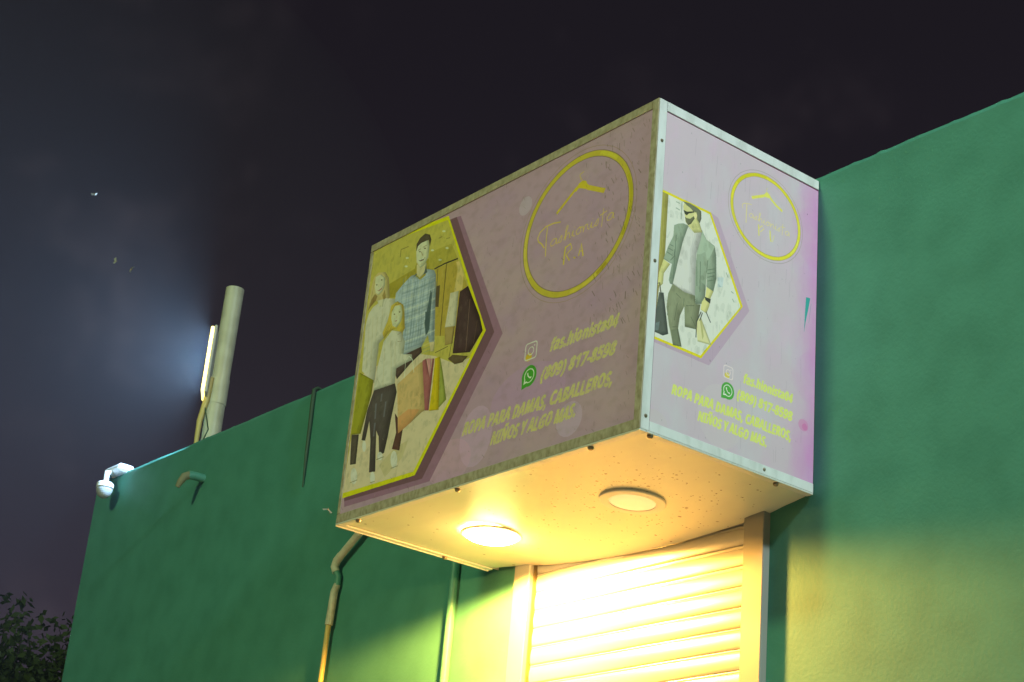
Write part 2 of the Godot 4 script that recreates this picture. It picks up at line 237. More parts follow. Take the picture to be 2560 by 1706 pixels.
const SIDE_PRINT = [
	[222,199,201,127,0,579,1343,573,1387,554,1427,525,1458,488,1478,447,1485,406,1478,369,1458,340,1427,321,1387,315,1343,321,1299,340,1259,369,1228,406,1207,447,1200,488,1207,525,1228,554,1259,573,1299],
	[215,195,192,102,0,150,1474,146,1489,136,1503,119,1514,98,1522,75,1524,52,1522,31,1514,14,1503,4,1489,0,1474,4,1459,14,1445,31,1434,52,1427,75,1424,98,1427,119,1434,136,1445,146,1459],
	[202,163,185,216,0,339,424,384,433,597,806,368,1137,29,1135,43,1119,320,1120,555,800],
	[246,220,29,255,0,5,427,339,424,555,800,320,1120,14,1120],
	[237,226,212,255,0,6,438,332,435,542,805,316,1108,13,1109],
	[210,188,99,255,-1,20,438,83,437,83,721,63,837,56,935,50,1037,13,1110],
	[160,146,57,204,4,57,435,59,730],
	[160,146,57,204,4,70,436,71,725],
	[160,146,57,204,4,47,437,48,768],
	[151,155,132,178,5,130,453,153,452],
	[151,155,132,178,5,164,439,165,524],
	[151,155,132,178,5,130,482,155,484],
	[151,155,132,178,5,129,568,127,589],
	[151,155,132,178,5,481,753,496,757],
	[151,155,132,178,5,490,785,502,798],
	[151,155,132,178,5,446,675,459,694],
	[151,155,132,178,5,406,754,420,751],
	[206,214,218,153,0,396,716,433,703,428,752,399,762],
	[168,174,148,255,-1,126,567,151,550,179,538,212,537,181,626,156,740,138,844,120,844,112,830,125,751,117,751,76,745,98,678,125,619],
	[168,174,148,255,-1,289,527,319,563,370,576,382,616,389,725,374,794,332,783,331,711,326,840,320,868,272,886,265,804,265,653,283,564],
	[188,195,168,204,0,293,531,317,564,370,579,353,621,330,664,316,623,288,645,267,653,286,575],
	[106,116,95,191,4,99,686,127,687],
	[106,116,95,191,4,93,706,125,711],
	[106,116,95,191,4,108,666,129,666],
	[106,116,95,191,4,333,657,329,717],
	[106,116,95,191,4,333,704,376,683],
	[106,116,95,191,4,334,721,379,699],
	[106,116,95,191,4,335,738,380,714],
	[106,116,95,191,4,337,755,375,736],
	[106,116,95,191,4,268,681,276,800],
	[106,116,95,191,4,290,679,295,822],
	[106,116,95,191,4,141,607,137,827],
	[106,116,95,191,4,134,679,136,713],
	[106,116,95,191,4,116,737,134,713],
	[239,225,212,255,-1,208,543,243,561,289,537,284,579,263,654,268,848,207,854,136,840,162,715,184,614],
	[232,214,143,255,-1,172,459,180,436,216,436,255,442,259,482,276,505,293,538,245,559,210,541,190,525,186,501],
	[116,110,79,255,-1,186,505,197,506,217,502,240,478,243,491,223,524,207,536,193,526],
	[126,122,95,255,-1,169,435,209,429,257,433,280,441,283,476,275,501,260,491,256,456,234,459,214,450,193,445],
	[67,65,48,255,-1,175,475,197,475,237,458,239,463,208,479,196,493,185,491],
	[244,222,157,255,0,257,471,256,478,253,485,248,489,243,489,239,485,237,479,238,471,241,465,246,461,251,461,255,464],
	[156,153,117,255,-1,136,840,207,854,268,848,272,886,302,877,286,999,218,1009,209,918,187,968,180,1029,205,1105,156,1113,128,1033,108,956,113,892],
	[129,129,99,255,-1,141,1049,178,1032,205,1105,156,1113],
	[106,107,81,178,4,158,876,187,889],
	[106,107,81,178,4,205,882,204,917],
	[106,107,81,178,4,117,947,116,992],
	[106,107,81,178,4,218,912,267,895],
	[106,107,81,178,4,147,1034,178,1021],
	[106,107,81,178,4,249,952,280,987],
	[106,107,81,178,4,168,918,156,1001],
	[237,218,139,255,-1,76,746,115,755,82,810,80,859,63,879,51,869,55,817],
	[97,97,88,255,-1,62,904,87,898,126,1073,96,1090,33,1088,43,1040],
	[138,150,151,153,0,52,1048,74,1034,70,1075,46,1083],
	[77,71,53,255,6,50,869,61,860,71,901],
	[246,226,146,255,-1,333,784,375,791,359,828,354,867,339,906,304,900,309,863,329,830],
	[62,61,53,255,-1,324,833,361,832,358,854,330,847],
	[244,225,163,255,-1,288,950,309,937,377,1041,295,1050,286,996],
	[188,171,104,178,0,303,951,314,952,329,1015,323,1034],
	[72,71,61,255,5,308,909,287,957],
	[72,71,61,255,5,316,911,302,953],
	[72,71,61,255,5,336,899,366,940],
	[72,71,61,255,5,285,957,284,1036],
	[175,146,143,255,2,923,311,922,332,918,353,913,374,905,394,894,414,882,432,868,449,852,465,835,479,816,492,796,503,774,512,752,519,729,524,706,527,682,528,658,527,635,524,612,519,590,512,568,503,548,492,529,479,511,465,496,449,481,432,469,414,459,394,451,374,445,353,442,332,441,311,442,290,445,269,451,248,459,228,469,209,481,190,496,173,511,157,529,143,548,130,568,119,590,110,612,103,635,98,658,95,682,94,706,95,729,98,752,103,774,110,796,119,816,130,835,143,852,157,868,173,882,190,894,209,905,228,913,248,918,269,922,290,923,311],
	[242,218,59,255,18,900,311,900,328,897,345,893,361,887,378,880,393,871,408,861,423,849,436,836,449,822,460,807,471,791,480,774,488,757,494,738,499,720,503,701,505,682,506,663,505,644,503,625,499,607,494,590,488,573,480,557,471,541,460,527,449,514,436,503,423,493,408,484,393,477,378,471,361,467,345,464,328,463,311,464,294,467,277,471,261,477,244,484,229,493,214,503,199,514,186,527,173,541,162,557,151,573,142,590,134,607,128,625,123,644,119,663,117,682,116,701,117,720,119,738,123,757,128,774,134,791,142,807,151,822,162,836,173,849,186,861,199,871,214,880,229,887,244,893,261,897,277,900,294,900,311],
	[170,144,90,255,2,909,311,908,329,906,346,901,364,895,381,888,397,879,413,868,428,856,442,843,455,828,467,812,478,796,487,778,496,760,502,741,508,721,512,702,514,682,515,662,514,642,512,623,508,604,502,586,496,568,487,552,478,536,467,521,455,508,442,496,428,485,413,476,397,468,381,462,364,458,346,455,329,455,311,455,293,458,276,462,258,468,241,476,225,485,209,496,194,508,180,521,167,536,155,552,144,568,135,586,127,604,120,623,114,642,111,662,108,682,107,702,108,721,111,741,114,760,120,778,127,796,135,812,144,828,155,843,167,856,180,868,194,879,209,888,225,895,241,901,258,906,276,908,293,909,311],
	[170,144,90,255,2,892,311,891,327,889,343,885,359,879,375,872,390,864,404,854,418,843,431,830,443,817,454,802,464,787,472,771,480,754,486,736,491,718,494,700,496,682,497,664,496,645,494,628,491,610,486,593,480,577,472,562,464,547,454,534,443,521,431,510,418,500,404,492,390,485,375,479,359,475,343,473,327,472,311,473,295,475,279,479,263,485,247,492,232,500,218,510,204,521,191,534,179,547,168,562,159,577,150,593,142,610,136,628,131,645,128,664,126,682,125,700,126,718,128,736,131,754,136,771,142,787,150,802,159,817,168,830,179,843,191,854,204,864,218,872,232,879,247,885,263,889,279,891,295,892,311],
	[212,193,35,153,11,495,211,504,198,514,186,525,175,538,165,551,155,564,147,579,139,594,133,610,127,626,123,642,119,659,117,676,116],
	[246,227,90,153,11,891,253,893,259,894,265,896,271,897,277,898,283,899,289,900,295,900,301,900,307,900,313,900,319,900,325,899,331],
	[246,229,101,153,11,896,350,894,357,892,364,890,371,887,379,884,386,880,392,877,399,873,406,869,412,864,419,859,425,854,431,849,437],
	[246,225,68,153,11,719,503,711,504,702,505,694,506,686,506,677,506,669,506,660,505,652,504,644,503,636,501,627,500,619,498,611,495],
	[224,203,79,153,11,495,412,490,404,485,396,481,387,477,379,474,371,471,362,469,353,467,344,465,336,464,327,463,318,463,309,464,300],
	[246,227,101,242,14,587,252,664,213],
	[246,227,101,242,0,655,216,682,185,701,193,720,216,701,211,674,216],
	[246,227,101,242,12,706,209,744,230,787,244],
	[246,227,101,153,3,682,185,679,176,686,164],
	[246,218,135,216,5,558,297,557,337,556,390],
	[246,218,135,204,4,535,327,533,325,531,321,529,316,530,312,531,308,534,304,538,301,545,297,555,294,568,291,581,289,589,287],
	[246,218,135,191,4,601,335,599,335,597,334,594,333,592,332,589,332,586,333,583,335,580,337,578,339,576,341,575,343,575,345,576,348,577,350,579,351,581,352,584,353,587,353,590,352,592,351,594,349,596,345,598,341,600,338,601,337,601,337,601,340,601,344,601,347,601,349,602,351,603,351,604,352,605,352,606,352],
	[246,218,135,191,4,606,351,608,348,611,344,615,339,619,335,621,332,622,332,623,334,623,337,623,339,623,342,622,344,622,346,621,348,621,350,619,351,618,352,615,352,613,352,611,352,609,352],
	[246,218,135,191,4,631,351,633,346,637,339,640,331,643,323,645,317,646,314,646,311,646,310,645,309,644,309,643,309,642,310,641,311,639,314,639,317,638,323,638,332,638,340,638,348,638,354],
	[246,218,135,191,4,638,351,639,350,639,347,640,344,642,341,643,339,645,337,647,335,649,334,651,333,652,333,653,334,654,336,655,338,655,341,656,343,656,345,656,347,656,349,656,350,656,351,657,352,658,352,660,352,661,352,662,352],
	[246,218,135,191,4,665,349,666,347,667,343,669,338,670,335,671,333,671,335,671,338,670,342,670,346,670,349,671,351,673,352,675,352,677,352,679,352],
	[246,218,135,191,4,673,325,674,323],
	[246,218,135,191,4,695,332,694,333,691,335,688,337,685,339,684,341,683,343,684,346,685,349,687,351,689,352,691,353,694,352,698,351,700,349,702,347,703,345,703,342,702,339,701,336,701,334,699,333,698,333,696,332,695,332,695,332,697,333,700,333,704,334,707,335,709,335],
	[246,218,135,191,4,711,333,711,335,712,337,712,340,713,343,713,345,713,347,713,349,713,351,713,352,713,354],
	[246,218,135,191,4,713,349,714,347,715,344,717,341,718,338,720,335,722,334,724,333,726,333,728,333,729,334,730,336,730,339,731,342,731,345,731,347,732,349,734,350,735,351,737,352,738,352],
	[246,218,135,191,4,741,349,742,347,743,343,745,338,746,335,747,333,747,335,747,338,746,342,746,346,746,349,747,351,749,352,751,352,753,352,755,352],
	[246,218,135,191,4,749,325,750,323],
	[246,218,135,191,4,756,351,759,348,762,344,766,339,769,335,772,332,773,332,773,334,774,337,773,339,773,342,773,344,773,346,772,348,771,350,770,351,768,352,766,352,763,352,761,352,760,352],
	[246,218,135,191,4,792,307,792,310,791,315,791,320,791,326,791,332,790,339,790,346,789,353,789,360,789,364],
	[246,218,135,191,4,778,325,807,320],
	[246,218,135,191,4,834,335,833,335,830,334,828,333,825,332,822,332,820,333,817,335,814,337,811,339,809,341,809,343,809,345,810,348,811,350,812,351,814,352,817,353,820,353,823,352,826,351,828,349,830,345,832,341,833,338,834,337,835,337,835,340,834,344,834,347,834,349,835,351,836,351,837,352,838,352,839,352],
	[246,225,101,229,7,636,368,641,423],
	[246,218,135,229,5,639,386,661,364,669,379,649,400],
	[246,225,101,229,8,710,370,713,405,719,424],
	[246,218,135,204,4,728,422,738,384],
	[246,214,68,204,0,492,1147,491,1151,489,1155,486,1158,482,1160,477,1160,472,1160,468,1158,465,1155,463,1151,462,1147,463,1143,465,1139,468,1136,472,1134,477,1133,482,1134,486,1136,489,1139,491,1143],
	[246,220,219,242,5,501,1104,505,1105,508,1107,510,1110,511,1114,511,1149,510,1153,508,1156,505,1158,501,1159,466,1159,462,1158,459,1156,457,1153,456,1149,456,1114,457,1110,459,1107,462,1105,466,1104,501,1104],
	[246,220,219,242,4,496,1132,495,1135,494,1138,492,1141,490,1143,487,1144,483,1144,480,1144,477,1143,474,1141,473,1138,471,1135,471,1132,471,1129,473,1126,474,1123,477,1121,480,1120,483,1119,487,1120,490,1121,492,1123,494,1126,495,1129,496,1132],
	[246,220,219,255,0,501,1117,501,1118,501,1119,500,1119,499,1120,498,1120,497,1120,496,1119,496,1119,495,1118,495,1117,495,1116,496,1115,496,1114,497,1114,498,1114,499,1114,500,1114,501,1115,501,1116],
	[89,171,70,255,0,523,1215,521,1227,516,1238,507,1247,497,1252,485,1254,473,1252,462,1247,453,1238,448,1227,446,1215,448,1203,453,1193,462,1184,473,1179,485,1177,497,1179,507,1184,516,1193,521,1203],
	[89,171,70,255,0,447,1218,447,1257,480,1252],
	[246,233,223,255,4,510,1214,509,1220,507,1225,504,1230,500,1234,495,1237,490,1239,485,1239,479,1239,474,1237,469,1234,465,1230,462,1225,460,1220,460,1214,460,1209,462,1203,465,1199,469,1195,474,1192,479,1190,485,1189,490,1190,495,1192,500,1195,504,1199,507,1203,509,1209,510,1214],
	[246,233,223,255,0,461,1220,457,1242,480,1237],
	[89,171,70,255,0,466,1220,465,1234,480,1230],
	[89,171,70,255,0,506,1214,505,1221,502,1227,497,1231,491,1234,485,1235,478,1234,472,1231,467,1227,464,1221,463,1214,464,1208,467,1202,472,1197,478,1194,485,1193,491,1194,497,1197,502,1202,505,1208],
	[246,233,223,255,5,475,1202,477,1212,486,1222,496,1224],
	[246,233,223,255,7,475,1203,477,1208],
	[246,233,223,255,7,492,1223,497,1224],
	[62,161,155,255,0,956,613,983,610,975,654,956,735,947,791,950,710],
	[151,150,168,153,3,990,635,977,735],
	[227,112,170,89,0,988,1230,986,1239,982,1247,974,1253,965,1257,955,1258,945,1257,936,1253,929,1247,925,1239,923,1230,925,1222,929,1214,936,1208,945,1204,955,1203,965,1204,974,1208,982,1214,986,1222],
	[219,97,163,102,0,982,1237,981,1242,978,1246,974,1250,970,1252,964,1253,959,1252,954,1250,950,1246,948,1242,947,1237,948,1232,950,1227,954,1224,959,1221,964,1220,970,1221,974,1224,978,1227,981,1232],
]

# ------------------------------------------------------------------ helpers
func node(called: String, label: String, category: String, group := "") -> Node3D:
	var o := Node3D.new()
	o.name = called
	add_child(o, true)
	o.set_meta("label", label)
	o.set_meta("category", category)
	if group != "":
		o.set_meta("group", group)
	return o

func part(called: String, mesh: Mesh, m: Material, parent: Node, at := Vector3.ZERO) -> MeshInstance3D:
	var o := MeshInstance3D.new()
	o.name = called
	o.mesh = mesh
	o.material_override = m
	o.position = at
	parent.add_child(o, true)
	return o

func mat(lin: Color, rough := 0.6, metal := 0.0, spec := 0.5) -> StandardMaterial3D:
	var m := StandardMaterial3D.new()
	m.albedo_color = lin.linear_to_srgb()
	m.roughness = rough
	m.metallic = metal
	m.metallic_specular = spec
	return m

func noise_tex(seed_: int, freq: float, ramp: Array, size := 512, octaves := 4, warp := 0.0) -> NoiseTexture2D:
	var n := FastNoiseLite.new()
	n.noise_type = FastNoiseLite.TYPE_SIMPLEX_SMOOTH
	n.seed = seed_
	n.frequency = freq
	n.fractal_octaves = octaves
	if warp > 0.0:
		n.domain_warp_enabled = true
		n.domain_warp_amplitude = warp
		n.domain_warp_frequency = freq
	var t := NoiseTexture2D.new()
	t.width = size
	t.height = size
	t.seamless = true
	t.noise = n
	if ramp.size():
		var g := Gradient.new()
		g.offsets = PackedFloat32Array(ramp.map(func(r): return r[0]))
		g.colors = PackedColorArray(ramp.map(func(r): return (r[1] as Color).linear_to_srgb()))
		t.color_ramp = g
	return t

func quad(st: SurfaceTool, a: Vector3, b: Vector3, c: Vector3, d: Vector3) -> void:
	for v in [a, b, c, a, c, d]:
		st.add_vertex(v)

func finish(st: SurfaceTool) -> ArrayMesh:
	st.generate_normals()
	return st.commit()

func begin(smooth := false) -> SurfaceTool:
	var st := SurfaceTool.new()
	st.begin(Mesh.PRIMITIVE_TRIANGLES)
	st.set_smooth_group(0 if smooth else -1)
	return st

# a box from lo to hi with chamfered edges
func cbox(lo: Vector3, hi: Vector3, ch := 0.003) -> ArrayMesh:
	var st := begin()
	var c := (lo + hi) / 2.0
	var h := (hi - lo) / 2.0
	ch = minf(ch, minf(h.x, minf(h.y, h.z)) * 0.6)
	var p := func(s: Vector3, axis: int) -> Vector3:
		var q := Vector3(h.x - ch, h.y - ch, h.z - ch)
		q[axis] = h[axis]
		return c + q * s
	for axis in 3:
		var u := (axis + 1) % 3
		var v := (axis + 2) % 3
		for s in [-1.0, 1.0]:
			var k := []
			for w in [[-1, -1], [1, -1], [1, 1], [-1, 1]]:
				var sg := Vector3.ZERO
				sg[axis] = s
				sg[u] = w[0]
				sg[v] = w[1]
				k.append(p.call(sg, axis))
			if s > 0:
				k.reverse()
			quad(st, k[0], k[1], k[2], k[3])
		for su in [-1.0, 1.0]:
			for sv in [-1.0, 1.0]:
				var a := Vector3.ZERO
				a[axis] = -1.0
				a[u] = su
				a[v] = sv
				var b := a
				b[axis] = 1.0
				var k := [p.call(a, u), p.call(b, u), p.call(b, v), p.call(a, v)]
				if su * sv > 0:
					k.reverse()
				quad(st, k[0], k[1], k[2], k[3])
	for sx in [-1.0, 1.0]:
		for sy in [-1.0, 1.0]:
			for sz in [-1.0, 1.0]:
				var s := Vector3(sx, sy, sz)
				var k := [p.call(s, 0), p.call(s, 1), p.call(s, 2)]
				if sx * sy * sz > 0:
					k.reverse()
				for v in k:
					st.add_vertex(v)
	return finish(st)

func tube(points: Array, radii: Array, segs := 14, cap := true) -> ArrayMesh:
	var st := SurfaceTool.new()
	st.begin(Mesh.PRIMITIVE_TRIANGLES)
	var rings := []
	var up := Vector3(0.3, 0.2, 0.93).normalized()
	for i in points.size():
		var a: Vector3 = points[maxi(i - 1, 0)]
		var b: Vector3 = points[mini(i + 1, points.size() - 1)]
		var t := (b - a).normalized()
		var s := t.cross(up)
		if s.length() < 0.05:
			s = t.cross(Vector3.RIGHT)
		s = s.normalized()
		var w := s.cross(t).normalized()
		up = w
		var r: float = radii[mini(i, radii.size() - 1)]
		var ring := []
		for k in segs:
			var an := TAU * k / segs
			ring.append((points[i] as Vector3) + (s * cos(an) + w * sin(an)) * r)
		rings.append(ring)
	st.set_smooth_group(0)
	for i in rings.size() - 1:
		for k in segs:
			var n := (k + 1) % segs
			quad(st, rings[i][k], rings[i][n], rings[i + 1][n], rings[i + 1][k])
	if cap:
		st.set_smooth_group(-1)
		for e in [0, rings.size() - 1]:
			for k in segs:
				var n := (k + 1) % segs
				st.add_vertex(points[e])
				st.add_vertex(rings[e][n if e == 0 else k])
				st.add_vertex(rings[e][k if e == 0 else n])
	return finish(st)

# profile: [radius, height] pairs, turned about y
func lathe(profile: Array, segs := 40) -> ArrayMesh:
	var st := begin()
	for i in profile.size() - 1:
		for k in segs:
			var a := TAU * k / segs
			var b := TAU * (k + 1) / segs
			var p: Array = profile[i]
			var q: Array = profile[i + 1]
			quad(st, Vector3(p[0] * cos(a), p[1], p[0] * sin(a)), Vector3(q[0] * cos(a), q[1], q[0] * sin(a)), Vector3(q[0] * cos(b), q[1], q[0] * sin(b)), Vector3(p[0] * cos(b), p[1], p[0] * sin(b)))
	return finish(st)

# ------------------------------------------------------------------ printing: shapes and lettering drawn into an Image
func fill_poly(im: Image, pts: PackedVector2Array, c: Color) -> void:
	var lo := INF
	var hi := -INF
	for q in pts:
		lo = minf(lo, q.y)
		hi = maxf(hi, q.y)
	var strip: Image
	if c.a < 0.995:
		strip = Image.create_empty(im.get_width(), 1, false, Image.FORMAT_RGBA8)
		strip.fill(c)
	for y in range(maxi(0, floori(lo)), mini(im.get_height() - 1, ceili(hi)) + 1):
		var yc := y + 0.5
		var xs := []
		for i in pts.size():
			var a := pts[i]
			var b := pts[(i + 1) % pts.size()]
			if (a.y <= yc) != (b.y <= yc):
				xs.append(a.x + (yc - a.y) / (b.y - a.y) * (b.x - a.x))
		xs.sort()
		for k in range(0, xs.size() - 1, 2):
			var x0 := clampi(roundi(xs[k]), 0, im.get_width())
			var x1 := clampi(roundi(xs[k + 1]), 0, im.get_width())
			if x1 > x0:
				if strip:
					im.blend_rect(strip, Rect2i(0, 0, x1 - x0, 1), Vector2i(x0, y))
				else:
					im.fill_rect(Rect2i(x0, y, x1 - x0, 1), c)

func draw_line_shape(im: Image, pts: PackedVector2Array, w: float, c: Color) -> void:
	var l := PackedVector2Array()
	var r := PackedVector2Array()
	for i in pts.size():
		var t := (pts[mini(i + 1, pts.size() - 1)] - pts[maxi(i - 1, 0)]).normalized()
		var n := Vector2(-t.y, t.x) * w / 2.0
		l.append(pts[i] + n)
		r.append(pts[i] - n)
	for i in pts.size() - 1:
		fill_poly(im, PackedVector2Array([l[i], l[i + 1], r[i + 1], r[i]]), c)

# a patch of a printed photograph: paler within, shaded along one flank, as folds and limbs print
func rounded(im: Image, pts: PackedVector2Array, c: Color) -> void:
	var area := 0.0
	for i in pts.size():
		area += pts[i].cross(pts[(i + 1) % pts.size()])
	var s := sqrt(absf(area) / 2.0)
	fill_poly(im, pts, c.darkened(0.03))
	for k in range(1, 6):
		for q in Geometry2D.offset_polygon(pts, -s * 0.035 * k):
			fill_poly(im, q, Color(c.lightened(0.16), 0.09))
	for d in [0.03, 0.06, 0.10, 0.15, 0.21]:
		var moved := PackedVector2Array()
		for v in pts:
			moved.append(v + Vector2(-d, -d * 0.35) * s)
		for q in Geometry2D.clip_polygons(pts, moved):
			fill_poly(im, q, Color(c.darkened(0.75), 0.075))

func draw_shapes(im: Image, shapes: Array) -> void:
	for s in shapes:
		# red, green, blue, cover, line width (0: filled), then x, y pairs
		var c := Color8(s[0], s[1], s[2], s[3])
		var pts := PackedVector2Array()
		for i in range(5, s.size() - 1, 2):
			pts.append(Vector2(s[i], s[i + 1]))
		if s[4] == -1:
			rounded(im, pts, c)
		elif s[4] == 0:
			fill_poly(im, pts, c)
		else:
			draw_line_shape(im, pts, s[4], c)

func text_triangles(text: String, font: Font) -> Array:
	var tm := TextMesh.new()
	tm.text = text
	tm.font = font
	tm.font_size = 64
	tm.pixel_size = 1.0
	tm.depth = 0.0
	tm.curve_step = 1.0
	var a := tm.surface_get_arrays(0)
	var v: PackedVector3Array = a[Mesh.ARRAY_VERTEX]
	var ix: PackedInt32Array = a[Mesh.ARRAY_INDEX] if a[Mesh.ARRAY_INDEX] != null else PackedInt32Array(range(v.size()))
	var out := []
	for i in range(0, ix.size() - 2, 3):
		out.append([v[ix[i]], v[ix[i + 1]], v[ix[i + 2]]])
	return out

# lettering that fills x0..x1 (pixels) on a baseline, sheared into an italic
func draw_text(im: Image, text: String, x0: float, x1: float, base: float, cap: float, shear: float, c: Color, wobble := 0.0) -> void:
	var font := SystemFont.new()
	font.font_names = PackedStringArray(["Droid Sans"])
	font.font_weight = 700
	var h0 := INF
	var h1 := -INF
	for t in text_triangles("H", font):
		for v in t:
			h0 = minf(h0, v.y)
			h1 = maxf(h1, v.y)
	var tris := text_triangles(text, font)
	var a := INF
	var b := -INF
	for t in tris:
		for v in t:
			a = minf(a, v.x)
			b = maxf(b, v.x)
	var f := cap * 0.05
	var fat := [Vector2(-f, 0), Vector2(f, 0), Vector2(0, -f), Vector2(0, f)]
	var ky := cap / (h1 - h0)
	var kx := (x1 - x0 - shear * cap) / (b - a)
	for t in tris:
		var q := PackedVector2Array()
		for v in t:
			var up: float = (v.y - h0) * ky
			var x: float = x0 + (v.x - a) * kx
			q.append(Vector2(x + up * shear, base - up + sin(x * 0.045) * wobble))
		for d in fat:
			var moved := PackedVector2Array()
			for v in q:
				moved.append(v + d)
			fill_poly(im, moved, c)

# worn ink and grime: small marks of a colour scattered over the print
func speckle(im: Image, n: int, c: Color, area: Rect2, len_lo: float, len_hi: float, w: float, angle: float, spread: float) -> void:
	for i in n:
		var p := area.position + Vector2(rng.randf(), rng.randf()) * area.size
		var l := rng.randf_range(len_lo, len_hi)
		var an := angle + rng.randf_range(-spread, spread)
		var d := Vector2(cos(an), sin(an)) * l
		var k := c
		k.a *= rng.randf_range(0.3, 1.0)
		draw_line_shape(im, PackedVector2Array([p, p + d]), w * rng.randf_range(0.6, 1.4), k)

func tone(im: Image, seed_: int, freq: float, c: Color, amount: float, lo: float) -> void:
	var n := FastNoiseLite.new()
	n.seed = seed_
	n.frequency = freq
	n.fractal_octaves = 4
	var cover := Image.create_empty(256, 256, false, Image.FORMAT_RGBA8)
	for y in 256:
		for x in 256:
			var v := clampf((n.get_noise_2d(x, y) - lo) / (0.7 - lo), 0.0, 1.0)
			cover.set_pixel(x, y, Color(c.r, c.g, c.b, v * amount))
	cover.resize(im.get_width(), im.get_height(), Image.INTERPOLATE_CUBIC)
	im.blend_rect(cover, Rect2i(0, 0, im.get_width(), im.get_height()), Vector2i.ZERO)

# the uneven light and dark of a printed photograph, inside an outline
func mottle(im: Image, outline: Array, n: int) -> void:
	var poly := PackedVector2Array()
	var lo := Vector2(INF, INF)
	var hi := -lo
	for q in outline:
		var v := Vector2(q[0], q[1])
		poly.append(v)
		lo = lo.min(v)
		hi = hi.max(v)
	for i in n:
		var p := lo + Vector2(rng.randf(), rng.randf()) * (hi - lo)
		if not Geometry2D.is_point_in_polygon(p, poly):
			continue
		var r := Vector2(rng.randf_range(4, 14), rng.randf_range(6, 26))
		var q := PackedVector2Array()
		var tilt := rng.randf_range(-0.4, 0.4)
		for j in 8:
			q.append(p + (Vector2(cos(TAU * j / 8), sin(TAU * j / 8)) * r).rotated(tilt))
		var v := rng.randf()
		fill_poly(im, q, Color(0.96, 0.94, 0.80, 0.04) if v > 0.5 else Color(0.16, 0.15, 0.06, 0.05))

func print_material(im: Image) -> StandardMaterial3D:
	var m := StandardMaterial3D.new()
	m.albedo_texture = ImageTexture.create_from_image(im)
	m.roughness = 0.5
	m.metallic_specular = 0.35
	return m

func front_print() -> StandardMaterial3D:
	var im := Image.create_empty(2048, 1424, false, Image.FORMAT_RGBA8)
	im.fill(Color8(203, 160, 200))
	tone(im, 5, 0.011, Color8(214, 180, 196), 0.55, -0.15)
	tone(im, 9, 0.016, Color8(194, 150, 208), 0.5, 0.0)
	draw_shapes(im, FRONT_PRINT)
	mottle(im, [[20, 60], [620, 60], [1000, 736], [585, 1300], [20, 1300]], 1500)
	var k := 2048.0 / 1754.0
	var ink := Color8(232, 214, 150)
	var bg := Color8(201, 165, 207)
	draw_text(im, "fas.hionista04", 1254 * k, 1622 * k, 822 * k, 46 * k, 0.34, ink, 1.5)
	draw_text(im, "(809) 817-8598", 1216 * k, 1618 * k, 922 * k, 46 * k, 0.34, ink, 1.5)
	draw_text(im, "ROPA PARA DAMAS, CABALLEROS,", 783 * k, 1614 * k, 1030 * k, 47 * k, 0.32, ink, 2.0)
	draw_text(im, "NIÑOS Y ALGO MAS.", 960 * k, 1434 * k, 1104 * k, 47 * k, 0.32, ink, 2.0)
	for a in [Rect2(1250, 770, 370, 60), Rect2(1216, 875, 400, 55), Rect2(783, 980, 830, 60), Rect2(960, 1050, 470, 60)]:
		speckle(im, int(a.size.x * 1.6), Color(bg, 0.7), Rect2(a.position * k, a.size * k), 2, 9, 3.0, -1.2, 0.5)
	speckle(im, 400, Color(0.25, 0.2, 0.16, 0.25), Rect2(0, 0, 2048, 1424), 4, 26, 2.4, 1.2, 0.5)
	speckle(im, 420, Color(0.9, 0.86, 0.7, 0.25), Rect2(0, 0, 2048, 1424), 3, 14, 2.5, 1.4, 0.7)
	speckle(im, 160, Color(0.3, 0.26, 0.14, 0.4), Rect2(1700, 40, 330, 900), 6, 40, 3.0, 1.25, 0.35)
	tone(im, 21, 0.09, Color(0.34, 0.29, 0.18), 0.08, 0.0)
	return print_material(im)

